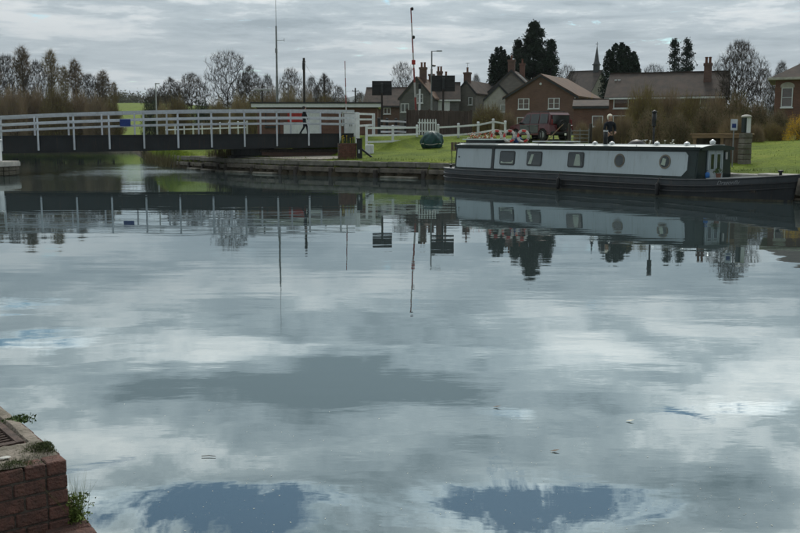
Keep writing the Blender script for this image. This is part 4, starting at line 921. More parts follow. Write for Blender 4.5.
# ------------------------------------------------------------------ narrowboat
BANG = math.atan2(-.827, .561); BROOT = Vector((2.63, 45.58, 0)); BU = Vector((.561, -.827, 0)).normalized(); BV = Vector((-BU.y, BU.x, 0))
def bpt(px, py, yoff=-.93):                              # pixel -> (t, z) on the near cabin side
    d = ray(px, py); o = Vector((0, 0, CAMZ)); p0 = BROOT + BV * yoff; k = (p0 - o).dot(BV) / d.dot(BV); q = o + d * k
    return (q - BROOT).dot(BU), q.z
CT0, CT1 = bpt(455, 160)[0], bpt(697, 160)[0]
ZB, ZS, ZC = .66, 1.70, 1.80                             # cabin base, side top, roof crown
def boat():
    t = thing('narrowboat', 'long white and dark green narrowboat moored along the far bank', 'boat', BROOT, BANG)
    LB = 18.0
    def half(s):
        if s < .9: return 1.04 * (.62 + .38 * math.sin(min(1, s / .9) * math.pi / 2))
        if s < 13.6: return 1.04
        u = (s - 13.6) / (LB - 13.6); return max(.03, 1.04 * (1 - u ** 2.6))
    def top(s): return .64 + (.05 * (1 - s / 2) if s < 2 else 0) + (.27 * ((s - 13.5) / 4.5) ** 2 if s > 13.5 else 0)
    S = [0, .12, .3, .6, .9, 1.5] + [2 + k * .9 for k in range(13)] + [13.6, 14.2, 14.8, 15.4, 16, 16.5, 17, 17.4, 17.7, 17.9, 18.0]
    def shell(z_of, o=0.0):
        return z_of
    def band(name, za, zb, fa, fb, mt):                   # closed strip round the hull between two height functions
        m = MB(); vs = []
        ring = [(s, -1) for s in S] + [(s, 1) for s in reversed(S)]
        for s, sg in ring:
            rk = .0 if s < 15 else (s - 15) / 3
            for z, f in ((za(s), fa), (zb(s), fb)):
                x = s + (.28 * rk * rk * (z - .3) if s > 15 else 0); vs.append((x, sg * half(s) * f, z))
        n = len(ring); fs = [(2 * k, 2 * ((k + 1) % n), 2 * ((k + 1) % n) + 1, 2 * k + 1) for k in range(n)]
        m.add(vs, fs); o = m.build(name, M[mt], t, True); return o
    hull = band('hull', lambda s: -.55, lambda s: top(s) - .24, .94, 1.0, 'hull_black')
    band('upper_strake', lambda s: top(s) - .24, lambda s: top(s), 1.003, 1.012, 'hull_grey')
    for dz, mt in ((-.02, 'hull_grey'), (-.24, 'hull_black'), (-.42, 'hull_black')):
        m = MB()
        for sg in (-1, 1):
            m.path([(s + (.28 * ((s - 15) / 3) ** 2 * (top(s) + dz - .3) if s > 15 else 0), sg * (half(s) * 1.012 + .012), top(s) + dz) for s in S], .032, 6)
        m.build('rubbing_strake', M[mt], hull, True)
    m = MB(); vs = []
    for s in S: vs += [(s, -half(s), top(s) - .004), (s, half(s), top(s) - .004)]
    K = [k for k in range(len(S) - 1) if S[k + 1] <= 14.9 or S[k] >= 16.9]
    m.add(vs, [(2 * k, 2 * k + 2, 2 * k + 3, 2 * k + 1) for k in K]); m.build('deck', M['hull_grey'], t)
    m = MB(); m.rbox(14.8, 16.95, -.6, .6, .28, .36); m.build('well_floor', M['dark_wood'], t)
    m = MB()                                             # pale side lockers of the fore well
    for sg in (-1, 1): m.add([(15.2, sg * .55, .36), (15.2, sg * (half(15.2) - .09), .36), (16.85, sg * (half(16.85) - .14), .36), (16.85, sg * .12, .36), (15.2, sg * .55, .71), (15.2, sg * (half(15.2) - .09), .71), (16.85, sg * (half(16.85) - .14), .80), (16.85, sg * .12, .80)], [(3, 2, 1, 0), (4, 5, 6, 7), (0, 1, 5, 4), (1, 2, 6, 5), (2, 3, 7, 6), (3, 0, 4, 7)])
    m.build('well_locker', M['roof_white'], t)
    m = MB(); m.prism([(x, y) for x, y in ((17.55, -.04), (18.2, -.04), (18.2, .04), (17.55, .04))], 2, -.3, .9); 
    fn = MB(); fn.tube((18.12, 0, .25), (18.24, 0, .78), .10, .12, 9); fn.build('bow_fender', M['bank_timber'], t, True)
    m = MB(); m.lathe([(.05, 0), (.05, .12), (.09, .13), (.09, .17), (.03, .18)], (17.45, 0, top(17.4)), 10); m.build('bow_stud', M['black_metal'], t)
    for sg in (-1, 1):
        m = MB(); m.lathe([(.045, 0), (.045, .1), (.08, .11), (.08, .14), (.03, .15)], (.45, sg * .6, top(.4)), 10); m.build('stern_dolly', M['black_metal'], t)
    m = MB(); m.tube((.1, 0, .3), (.1, 0, 1.15), .03, n=8); m.path([(.1, 0, 1.1), (.3, 0, 1.2), (.8, .05, 1.22)], [.03, .03, .02], 8); m.build('tiller', M['chrome'], t, True)
    # cabin shell
    def yw(z): return .94 - .10 * (z - ZB) / (ZS - ZB)
    c = MB(); prof = [(-.94, ZB - .02), (-.84, ZS), (.84, ZS), (.94, ZB - .02)]
    c.prism(prof, 0, CT0, CT1 - .55); c.prism([(-.94, ZB - .02), (-.84, ZS), (.84, ZS), (.94, ZB - .02)], 0, CT1 - .549, CT1); cab = c.build('cabin', M['cabin_green'], t)
    r = MB(); rp = [(-.90, ZS + .002), (-.90, ZS + .05)] + [(-.84 + 1.68 * k / 10, ZS + .05 + (ZC - ZS - .02) * (1 - ((k - 5) / 5) ** 2)) for k in range(11)] + [(.90, ZS + .05), (.90, ZS + .002)]
    r.prism(rp, 0, CT0 - .08, CT1 + .12); rf = r.build('roof', M['roof_white'], t)
    m = MB()
    for sg in (-1, 1): m.rbox(CT0 - .06, CT1 + .1, sg * .915 - .014, sg * .915 + .014, ZS - .045, ZS + .055)
    m.build('roof_edge', M['cabin_green'], rf)
    m = MB(); m.prism([(y, z - .004) for y, z in rp[1:-1]] + [(.86, ZS - .06), (-.86, ZS - .06)], 0, CT1 + .123, CT1 + .15); m.build('roof_end', M['cabin_green'], rf)
    m = MB()
    for sg in (-1, 1):
        m.path([(CT0 + .2 + k * (CT1 - CT0 - .4) / 20, sg * .80, ZS + .115) for k in range(21)], .014, 6)
        for k in range(0, 21, 4): m.tube((CT0 + .2 + k * (CT1 - CT0 - .4) / 20, sg * .80, ZS + .05), (CT0 + .2 + k * (CT1 - CT0 - .4) / 20, sg * .80, ZS + .115), .012, n=5)
    m.build('grab_rail', M['roof_white'], rf)
    # side panels follow the tumblehome
    def panel(poly, off, mt, name, parent, th=.012, sg=-1, smooth=False):
        m = MB(); n = len(poly); vs = []
        for o in (off, off + th): vs += [(x, sg * (yw(z) + o), z) for x, z in poly]
        fs = [tuple(range(n - 1, -1, -1)), tuple(range(n, 2 * n))] + [(i, (i + 1) % n, n + (i + 1) % n, n + i) for i in range(n)]
        m.add(vs, fs); return m.build(name, M[mt], parent, smooth)
    def clip(x0, x1, z0, z1, c0=.05): return [(x0 + c0, z0), (x1 - c0, z0), (x1, z0 + c0), (x1, z1 - c0), (x1 - c0, z1), (x0 + c0, z1), (x0, z1 - c0), (x0, z0 + c0)]
    z0, z1 = ZB + .08, ZS - .12
    pa, pb, pc_ = bpt(456.5, 160)[0], bpt(491, 160)[0], bpt(494, 160)[0]; pd = CT1 - .42
    for sg in (-1, 1):
        panel(clip(pa, pb, z0, z1), .0, 'panel_white', 'side_panel', cab, .012, sg)
        panel([(pc_, z0), (pd - .22, z0), (pd, z0 + .22), (pd, z1 - .12), (pd - .12, z1), (pc_, z1)], .0, 'panel_white', 'side_panel', cab, .012, sg)
        panel([(pd + .10, z0), (CT1 - .05, z0), (CT1 - .05, z1), (pd + .10, z1)], .0, 'cabin_green', 'end_panel', cab, .01, sg)
        panel([(pb + .02, ZB), (pc_ - .02, ZB), (pc_ - .02, ZS - .04), (pb + .02, ZS - .04)], .0, 'trim_dark', 'seam_strip', cab, .035, sg)
        panel([(CT0, ZB - .02), (CT1, ZB - .02), (CT1, ZB + .05), (CT0, ZB + .05)], .0, 'cabin_green', 'base_moulding', cab, .03, sg)
    m = MB(); m.lathe([(.012, 0), (.035, .01), (.035, .03), (.01, .04)], (0, 0, 0), 8); o = m.build('door_catch', M['black_metal'], cab); o.location = (pa + .18, -(yw(1.2) + .012), 1.2); o.rotation_euler = (R(90), 0, 0)
    # windows
    wz0, wz1 = z0 + .17, z1 - .07
    for k, (x0, x1) in enumerate(((499.5, 514.5), (526.5, 541.5), (567.5, 583.5))):
        a, b = bpt(x0, 160)[0], bpt(x1, 160)[0]
        f = panel(clip(a, b, wz0, wz1, .06), .012, 'trim_dark', 'window_frame', cab, .022)
        panel(clip(a + .05, b - .05, wz0 + .05, wz1 - .05, .05), .0342, 'room_dark', 'interior', f, .001)
        cu = []
        if k == 0: cu = [[(a + .08, wz0 + .07), (b - .10, wz0 + .07), (b - .12, wz0 + .14), (a + .3, wz0 + .11), (a + .1, wz0 + .16)], [(b - .2, wz0 + .07), (b - .1, wz0 + .07), (b - .1, wz0 + .2), (b - .16, wz0 + .2)]]
        if k == 1: cu = [[(a + .1, wz0 + .07), (a + .3, wz0 + .07), (a + .42, wz1 - .12), (a + .28, wz1 - .12)]]
        if k == 2: cu = [[(a + .36, wz0 + .07), (a + .72, wz0 + .07), (a + .66, wz0 + .45), (a + .6, wz1 - .08), (a + .44, wz1 - .08), (a + .42, wz0 + .4)]]
        for p in cu: panel(p, .0356, 'curtain', 'curtain', f, .003)
        panel(clip(a + .05, b - .05, wz0 + .05, wz1 - .05, .05), .0405, 'glass', 'pane', f, .003)
    for x in (619, 664.5):
        a, zz = bpt(x, 161)[0], (wz0 + wz1) / 2 + .02; rr = .255
        circ = lambda q: [(a + q * math.cos(k * math.pi / 12), zz + q * math.sin(k * math.pi / 12)) for k in range(24)]
        f = panel(circ(rr), .012, 'brass', 'porthole', cab, .02); panel(circ(rr * .80), .0322, 'room_dark', 'interior', f, .001)
        panel([(a - .16, zz - .1), (a + .02, zz - .14), (a + .06, zz + .1), (a - .1, zz + .13)], .0336, 'curtain', 'curtain', f, .002) if x > 640 else None
        panel(circ(rr * .80), .0365, 'glass', 'pane', f, .003)
    # fore bulkhead with white double doors
    bx = CT1 + .003
    for k in (0, 1):
        y0, y1 = (-.33, -.01) if k == 0 else (.01, .33)
        m = MB(); m.rbox(bx, bx + .035, y0, y1, .62, 1.62); d_ = m.build('door', M['panel_white'], t)
        m = MB(); m.rbox(bx + .036, bx + .042, y0 + .075, y1 - .075, 1.0, 1.5); m.build('interior', M['room_dark'], d_); m = MB(); m.rbox(bx + .044, bx + .048, y0 + .07, y1 - .07, .99, 1.51); m.build('pane', M['glass'], d_)
        m = MB()
        for za, zb in ((.97, .99), (1.51, 1.53)): m.rbox(bx + .035, bx + .055, y0 + .04, y1 - .04, za, zb)
        for ya in (y0 + .04, y1 - .07): m.rbox(bx + .035, bx + .055, ya, ya + .03, .99, 1.51)
        m.build('glazing_bead', M['panel_white'], d_)
        m = MB(); m.tube((bx + .035, -.05 if k == 0 else .05, .92), (bx + .09, -.05 if k == 0 else .05, .92), .02, n=8); m.build('knob', M['brass'], d_)
    m = MB(); m.rbox(bx, bx + .05, -.40, -.335, .58, 1.66); m.rbox(bx, bx + .05, .335, .40, .58, 1.66); m.rbox(bx, bx + .05, -.335, .335, 1.625, 1.66); m.build('door_frame', M['panel_white'], cab)
    m = MB(); m.lathe([(.02, 0), (.09, .02), (.105, .1), (.02, .17)], (CT1 - .12, .02, ZC + .045), 12); m.tube((CT1 - .12, .02, ZC - .03), (CT1 - .12, .02, ZC + .05), .04, n=8); m.build('headlamp', M['chrome'], t, True)
    m = MB(); m.bev((bx + .03, .60, 1.45), (.06, .09, .26), .01); m.build('bulkhead_lamp', M['pale_pole'], t)
    # roof fittings
    for px in (594, 611, 656, 686): 
        x = bpt(px, 146, -.55)[0]; m = MB(); m.tube((x, -.5, ZS + .08), (x, -.5, ZS + .15), .045, n=8); m.lathe([(.10, 0), (.11, .025), (.07, .07), (.02, .085)], (x, -.5, ZS + .145), 12); m.build('mushroom_vent', M['chrome'], t, True)
    x = bpt(605, 140, -.45)[0]; m = MB(); m.tube((x, -.42, ZS + .07), (x, -.42, 2.38), .085, .085, 12); m.lathe([(.12, 0), (.13, .03), (.10, .05)], (x, -.42, ZS + .07), 12); ch = m.build('chimney', M['black_metal'], t, True)
    m = MB(); m.lathe([(.093, 0), (.093, .045), (.088, .05)], (x, -.42, 2.30), 12); m.build('chimney_band', M['chrome'], ch, True)
    x = bpt(653.5, 140, .3)[0]; m = MB(); m.tube((x, .3, ZC), (x, .3, 2.55), .035, n=8); m.tube((x, .3, 2.5), (x, .3, 3.0), .085, .085, 12); m.lathe([(.10, 0), (.11, .03), (.03, .09)], (x, .3, 3.0), 12); m.build('flue', M['black_metal'], t, True)
    # stern hatch: raised pale board on a low box
    a, b = bpt(457, 140)[0], bpt(490, 140)[0]
    m = MB(); m.rbox(a + .12, b - .15, -.50, .50, ZS + .07, ZS + .26); m.build('hatch_box', M['trim_dark'], t); m = MB(); m.bev(((a + b) / 2, 0, ZS + .285), (b - a, 1.25, .045), .012, .012); m.build('hatch_board', M['hatch_green'], t)
    for px in (560.5, 660):
        x = bpt(px, 180, -1.04)[0]; m = MB(); m.lathe([(.03, 0), (.075, .05), (.08, .42), (.03, .47)], (x, -1.17, .03), 10); fd_ = m.build('fender', M['plastic_black'], t, True); m = MB(); m.path([(x, -1.17, .49), (x, -1.10, .66), (x, -.92, .70)], .012, 5); m.build('fender_rope', M['bank_timber'], fd_)
    band('waterline_stain', lambda s: -.02, lambda s: .075, .985, .991, 'scum')
    # name on the bow
    cu = bpy.data.curves.new('boat_name', 'FONT'); cu.body = 'Dragonfly'; cu.size = .19; cu.shear = .35; cu.extrude = .002; cu.align_x = 'CENTER'; cu.align_y = 'CENTER'
    to = bpy.data.objects.new('name_tmp', cu); COL.objects.link(to); bpy.context.view_layer.update(); me = bpy.data.meshes.new_from_object(to.evaluated_get(bpy.context.evaluated_depsgraph_get())); bpy.data.objects.remove(to)
    me.materials.clear(); me.materials.append(M['name_grey'])
    for v in me.vertices:                                 # wrap the lettering round the flare of the bow
        s = 16.05 + v.co.x; off = v.co.z
        v.co = Vector((s, -(half(s) * 1.012 + .022 + off), top(s) - .145 + v.co.y))
    link('boat_name', me, hull)
    return t
BOAT = boat()
def onboat(x, y, z): return BROOT + BU * x + BV * y + Vector((0, 0, z))
def roof_goods():
    # row of lifebuoys standing on the roof
    for k, px in enumerate((495.5, 507.5, 520.5)):
        x = bpt(px, 140, -.2)[0]; lab = ['nearest the stern, beside the orange flowers', 'in the middle of the three', 'nearest the bow end of the three'][k]
        R_, r_ = .235, .05; p = onboat(x, -.15 + .05 * k, ZC + .045); t = thing('lifebuoy', 'white and red lifebuoy upright on the boat roof, ' + lab, 'lifebuoy', p, BANG + R(28), 'lifebuoys on the boat roof')
        for seg in range(8):
            m = MB(); pts = []
            for j in range(7):
                a = seg * math.pi / 4 + j * math.pi / 24 + math.pi / 16; pts.append((math.cos(a) * R_, 0, R_ + r_ + math.sin(a) * R_))
            m.path(pts, r_, 10); m.build('ring_section', M['red'] if seg in (1, 3, 6) else M['buoy_white'], t, True)
        m = MB(); m.path([(math.cos(j * math.pi / 10) * (R_ + r_ + .015), 0, R_ + r_ + math.sin(j * math.pi / 10) * (R_ + r_ + .015)) for j in range(21)], .008, 5); m.build('grab_line', M['buoy_white'], t)
        m = MB(); m.rbox(-.2, .2, -.06, .06, -.03, .025); m.build('stand', M['brown_wood'], t)
    x = bpt(512, 140, -.1)[0]; p = onboat(x - .05, .22, ZC + .02); t = thing('holdall', 'blue canvas holdall on the boat roof behind the lifebuoys', 'bag', p, BANG)
    bm = bmesh.new(); bmesh.ops.create_icosphere(bm, subdivisions=3, radius=1)
    for v in bm.verts: v.co = Vector((v.co.x * .34, v.co.y * .16, max(0, v.co.z * .17 + .15) + .01 * math.sin(v.co.x * 15)))
    me = bpy.data.meshes.new('bag'); bm.to_mesh(me); bm.free(); me.materials.append(M['blue_cloth']); link('bag', me, t); m = MB(); m.path([(-.16, -.1, .28), (-.08, -.16, .36), (.08, -.16, .36), (.16, -.1, .28)], .014, 6); m.build('strap', M['paper'], t)
    # trough of orange flowers
    a, b = bpt(464, 138, .2)[0], bpt(489, 138, .2)[0]; p = onboat((a + b) / 2, .55, ZS + .08); t = thing('flower_trough', 'long trough of orange flowers on the boat roof by the stern', 'planter', p, BANG); L_ = b - a; rng = random.Random(6)
    m = MB(); m.rbox(-L_ / 2, L_ / 2, -.11, .11, 0, .26); m.build('trough', M['brown_wood'], t)
    lf = MB(); fw = MB(); wf = MB()
    for k in range(520):
        x, y, z = rng.uniform(-L_ / 2, L_ / 2), rng.uniform(-.16, .16), .26 + rng.random() * .30 * (.6 + .4 * math.sin(k)); s = .03 + rng.random() * .03
        tri = [(x + rng.uniform(-s, s), y + rng.uniform(-s, s), z + rng.uniform(-s, s)) for _ in range(3)]; (lf if k % 4 == 0 else fw if k % 4 < 3 else wf).add(tri, [(0, 1, 2)])
    lf.build('leaves', M['leaf_green'], t); stuff(fw.build('flowers', M['orange'], t)); stuff(wf.build('pale_flowers', M['petal_white'], t))
    # long white board on the roof
    a, b = bpt(521, 141)[0], bpt(560, 141)[0]; p = onboat((a + b) / 2, -.05, ZC + .06); t = thing('gangplank', 'white board lying flat on the boat roof', 'board', p, BANG + R(3)); m = MB(); m.bev((0, 0, .05), (b - a, .42, .05), .01); m.build('board', M['roof_white'], t)
    m = MB()
    for x in (-.8, 0, .8): m.box((x, 0, .0), (.06, .4, .05))
    m.build('batten', M['brown_wood'], t)
    # folding slatted table on the stern deck
    p = onboat(.42, -.12, .69); t = thing('deck_table', 'brown slatted folding seat with black legs on the boat\'s stern', 'seat', p, BANG + R(50))
    for k in range(5): m = MB(); m.bev((-.3 + .15 * k, .10, .98), (.13, .03, .36), .006); o = m.build('slat', M['brown_wood'], t)
    for k in range(4): m = MB(); m.bev((0, -.25 + .11 * k, .78), (.74, .095, .028), .006); m.build('seat_slat', M['brown_wood'], t)
    for x in (-.32, .32):
        for y0, y1 in ((-.26, .1), (.1, -.26)): m = MB(); m.tube((x, y0, 0), (x, y1, .77), .014, n=6); m.build('leg', M['black_metal'], t)
    # pot of greenery and a blue can in the fore well
    p = onboat(15.35, .25, .70); p = onboat(15.45, -.55, .70); t = thing('pot_plant', 'small green pot plant beside the boat\'s white front doors', 'plant', p); m = MB(); m.lathe([(.07, 0), (.10, .16), (.11, .17), (.09, .16)], (0, 0, 0), 12); m.build('pot', M['terracotta'], t)
    lf = MB()
    for k in range(90):
        a = rng.random() * 6.28; rr = rng.random() * .17; z = .17 + rng.random() * .14; x, y = math.cos(a) * rr, math.sin(a) * rr; lf.add([(x, y, z), (x + .05 * math.cos(a), y + .05 * math.sin(a), z + .04), (x + .02, y - .03, z + .02)], [(0, 1, 2)])
    lf.build('leaves', M['leaf_green'], t)
    p = onboat(CT1 + .22, -.62, .70); t = thing('water_can', 'small blue water can at the front of the boat cabin', 'can', p, BANG); m = MB(); m.lathe([(.08, 0), (.08, .16), (.05, .19), (.03, .2)], (0, 0, 0), 12); m.build('body', mat('bright_blue', (.03, .14, .4), .5), t, True); m = MB(); m.path([(-.06, 0, .17), (-.04, 0, .25), (.04, 0, .25), (.06, 0, .17)], .01, 6); m.build('handle', M['blue'], t)
roof_goods()

# ------------------------------------------------------------------ people
def person(name, label, loc, rz, hgt_, J, top_m, leg_m, hair_m, hair_long=False, cat='person'):
    """J: joints in units of body height, x right, y forward; skin modifier grown from the pelvis."""
    t = thing(name, label, cat, loc, rz); V, E, Rr = [], [], []
    def v(p, r): V.append(tuple(c * hgt_ for c in p)); Rr.append(r * hgt_); return len(V) - 1
    pel = v((0, 0, .52), .075); wai = v((0, 0, .60), .066); che = v((0, .005, .73), .080); sho = v((0, 0, .805), .055); nk = v((0, .006, .85), .030); hd0 = v((0, .012, .885), .043); hd1 = v((0, .01, .93), .055); hd2 = v((0, .005, .975), .038)
    for a, b in ((pel, wai), (wai, che), (che, sho), (sho, nk), (nk, hd0), (hd0, hd1), (hd1, hd2)): E.append((a, b))
    ns = v((0, .068, .925), .008); E.append((hd1, ns))
    for s, (el, wr) in ((-1, J['larm']), (1, J['rarm'])):
        a = v((s * .105, 0, .795), .040); b = v(el, .030); c = v(wr, .022); E += [(sho, a), (a, b), (b, c)]
        d = (Vector(wr) - Vector(el)).normalized(); pm = Vector(wr) + d * .035; h = v(pm, .020); E.append((c, h)); sd = Vector((0, 1, 0)) - d * d.y; sd.normalize()
        for k in range(4):
            o = sd * ((k - 1.5) * .0105); f1 = v(pm + d * .022 + o, .0055); f2 = v(pm + d * (.045 + .004 * (1 if k in (1, 2) else 0)) + o + Vector((-s * .012, 0, 0)), .0048); E += [(h, f1), (f1, f2)]
        th = v(pm + sd * .026 + d * .012, .0058); E.append((c, th))
    for s, (kn, an) in ((-1, J['lleg']), (1, J['rleg'])):
        a = v((s * .052, 0, .485), .062); b = v(kn, .040); c = v(an, .027); f = v((an[0] + s * .006, an[1] + .085, max(.014, an[2] - .026)), .018); hl = v((an[0], an[1] - .02, max(.016, an[2] - .026)), .018); E += [(pel, a), (a, b), (b, c), (c, f), (c, hl)]
    me = bpy.data.meshes.new('body'); me.from_pydata(V, E, []); o = bpy.data.objects.new('tmp', me); COL.objects.link(o)
    md = o.modifiers.new('s', 'SKIN'); md.use_smooth_shade = True; sv = me.skin_vertices[0].data
    for k, r in enumerate(Rr): sv[k].radius = (r, r * (.78 if k in (0, 1, 2) else 1))
    for k in range(len(V)): sv[k].use_root = (k == 0)
    o.modifiers.new('u', 'SUBSURF').levels = 1
    bpy.context.view_layer.update(); bme = bpy.data.meshes.new_from_object(o.evaluated_get(bpy.context.evaluated_depsgraph_get())); bpy.data.objects.remove(o)
    bme.materials.clear()
    for mm in (M['skin'], top_m, leg_m, M['black_metal']): bme.materials.append(mm)
    lw, rw = Vector(J['larm'][1]) * hgt_, Vector(J['rarm'][1]) * hgt_
    for p in bme.polygons:
        c = p.center; z = c.z / hgt_
        hand = min((c - lw).length, (c - rw).length) < .085 * hgt_ and min((c - Vector(J['larm'][0]) * hgt_).length, (c - Vector(J['rarm'][0]) * hgt_).length) > .115 * hgt_
        p.material_index = 0 if z > .845 or hand else 3 if z < .05 else 2 if z < .53 and abs(c.x) < .14 * hgt_ else 1
        p.use_smooth = True
    link('body', bme, t)
    bm = bmesh.new(); bmesh.ops.create_icosphere(bm, subdivisions=3, radius=1)
    for vv in list(bm.verts):
        c = vv.co.copy(); 
        vv.co = Vector((c.x * .060, -.012 + c.y * .064, .94 + c.z * (.062 if c.z > 0 else (.085 if hair_long and c.y < .3 else .05)))) * hgt_
    bmesh.ops.delete(bm, geom=[vv for vv in bm.verts if (vv.co.y > .03 * hgt_ and vv.co.z < .955 * hgt_)], context='VERTS')
    me = bpy.data.meshes.new('hair'); bm.to_mesh(me); bm.free(); me.materials.append(hair_m); me.polygons.foreach_set('use_smooth', [True] * len(me.polygons)); link('hair', me, t)
    e = MB()
    for s in (-1, 1): e.lathe([(.002, -.006), (.007, 0), (.002, .006)], (s * .022 * hgt_, .056 * hgt_, .937 * hgt_), 6)
    e.build('eyes', M['room_dark'], t)
    return t
p = BP(9.05) + BN * 2.2; p.z = btop(9) - .06
person('person', 'person in black jacket and trousers walking across the swing bridge', p, math.atan2(BD.y, BD.x) - math.pi / 2, 1.80,
       dict(larm=((-.135, -.05, .64), (-.13, .03, .50)), rarm=((.135, .06, .64), (.13, .12, .51)), lleg=((-.05, .10, .28), (-.05, .13, .045)), rleg=((.05, -.02, .27), (.05, -.17, .055))), M['cloth_black'], M['cloth_navy'], M['hair_dark'])
p = at(610, 120, 43.5); p.z = H(p.x, p.y) - .01
person('person', 'pale haired person in dark coat standing on the bank behind the boat', p, math.pi + .25, max(1.5, zat(114, 43.5) - p.z),
       dict(larm=((-.125, .0, .65), (-.07, .11, .60)), rarm=((.125, .0, .65), (.08, .11, .59)), lleg=((-.055, .01, .28), (-.06, 0, .045)), rleg=((.055, .02, .28), (.06, .0, .045))), M['cloth_navy'], M['cloth_black'], M['hair_white'], True)

# ------------------------------------------------------------------ car
def car():
    hd = math.atan2(.87, -.5); p = at(540, 125, 62.0); z = H(p.x, p.y); t = thing('parked_car', 'dark red off road car with spare wheel parked behind the boat', 'car', (p.x, p.y, z), hd)
    # x forward, y left
    side = [(-2.2, .42), (-2.15, .95), (-2.05, 1.0), (-2.0, 1.62), (-1.85, 1.76), (.25, 1.78), (.45, 1.72), (1.05, 1.08), (2.05, .98), (2.2, .85), (2.22, .42), (1.85, .38), (1.78, .62), (1.55, .78), (1.25, .78), (1.02, .62), (.95, .36), (-.95, .36), (-1.02, .62), (-1.25, .78), (-1.55, .78), (-1.78, .62), (-1.85, .38)]
    b = MB(); n = len(side); vs = []
    def wd(x, zz): return .90 - (.16 * (zz - 1.0) / .78 if zz > 1.0 else 0) - (.10 if x > 2.0 else 0)
    for s in (-1, 1): vs += [(x, s * wd(x, zz), zz) for x, zz in side]
    b.add(vs, [tuple(range(n)), tuple(range(2 * n - 1, n - 1, -1))] + [(i, (i + 1) % n, n + (i + 1) % n, n + i) for i in range(n)]); body = b.build('body', M['suv_red'], t)
    def pane(poly, s, name='window', mt='plastic_black', o=.006):
        m = MB(); k = len(poly); vs = [(x, s * (wd(x, zz) + q), zz) for q in (o, o + .008) for x, zz in poly]; m.add(vs, [tuple(range(k)), tuple(range(2 * k - 1, k - 1, -1))] + [(i, (i + 1) % k, k + (i + 1) % k, k + i) for i in range(k)]); return m.build(name, M[mt], t)
    for s in (-1, 1):
        d_ = pane([(-.05, .45), (.9, .45), (.92, 1.0), (-.05, 1.0)], s, 'door', 'suv_grey'); d2 = pane([(-.95, .5), (-.1, .45), (-.1, 1.0), (-.95, 1.0)], s, 'door', 'suv_grey')
        pane([(-.03, 1.08), (.82, 1.08), (.36, 1.66), (-.03, 1.68)], s, 'window', 'glass_dark'); pane([(-.95, 1.08), (-.12, 1.08), (-.12, 1.68), (-.95, 1.68)], s, 'window', 'glass_dark'); pane([(-1.85, 1.1), (-1.05, 1.08), (-1.05, 1.68), (-1.8, 1.66)], s, 'window', 'glass_dark')
        for dx in (.0, -.88):
            m = MB(); m.bev((dx + .08, s * .925, .93), (.16, .03, .03), .008); m.build('handle', M['plastic_black'], d_ if dx == 0 else d2)
        m = MB(); m.bev((.78, s * 1.0, 1.12), (.1, .18, .14), .02); m.build('mirror', M['plastic_black'], t)
        m = MB(); m.bev((-2.17, s * .76, .98 + .18), (.06, .12, .34), .02); m.build('tail_light', M['tail_red'], t)
        m = MB(); m.bev((2.2, s * .62, .82), (.06, .3, .16), .02); m.build('headlight', M['chrome'], t)
        for x in (-1.4, 1.4):
            m = MB(); m.tube((x, s * .68, .37), (x, s * .92, .37), .37, .37, 22); wv = m.build('wheel', M['tyre'], t); m = MB(); m.tube((x, s * .921, .37), (x, s * .935, .37), .22, .20, 14); m.build('rim', M['grey_metal'], wv)
        m = MB(); m.tube((-1.7, s * .62, 1.84), (.2, s * .62, 1.84), .02, n=6)
        for x in (-1.6, -.7, .1): m.tube((x, s * .62, 1.76), (x, s * .62, 1.84), .015, n=5)
        m.build('roof_rail', M['plastic_black'], t)
    m = MB(); m.rbox(-2.09, -2.055, -.66, .66, 1.06, 1.60); m.build('rear_window', M['glass_dark'], t)
    m = MB(); m.tube((-2.16, 0, .95), (-2.40, 0, .95), .36, .34, 22); sp = m.build('spare_wheel', M['tyre'], t); m = MB(); m.tube((-2.40, 0, .95), (-2.42, 0, .95), .25, .25, 16); m.build('cover', M['plastic_black'], sp)
    m = MB(); m.bev((-2.22, 0, .48), (.14, 1.75, .2), .03); m.build('bumper', M['plastic_black'], t); m = MB(); m.bev((2.22, 0, .48), (.14, 1.65, .2), .03); m.build('bumper', M['plastic_black'], t)
    m = MB(); a = Vector((.48, 0, 1.71)); b2 = Vector((1.02, 0, 1.12)); nn = Vector((.74, 0, .67)) * .012
    m.add([(a.x + nn.x, -.66, a.z + nn.z), (a.x + nn.x, .66, a.z + nn.z), (b2.x + nn.x, .78, b2.z + nn.z), (b2.x + nn.x, -.78, b2.z + nn.z)], [(0, 1, 2, 3)]); m.build('windscreen', M['glass_dark'], t)
M['glass_dark'] = mat('glass_dark', (.03, .035, .036), .08, .2, 1, spec=.6)
car()

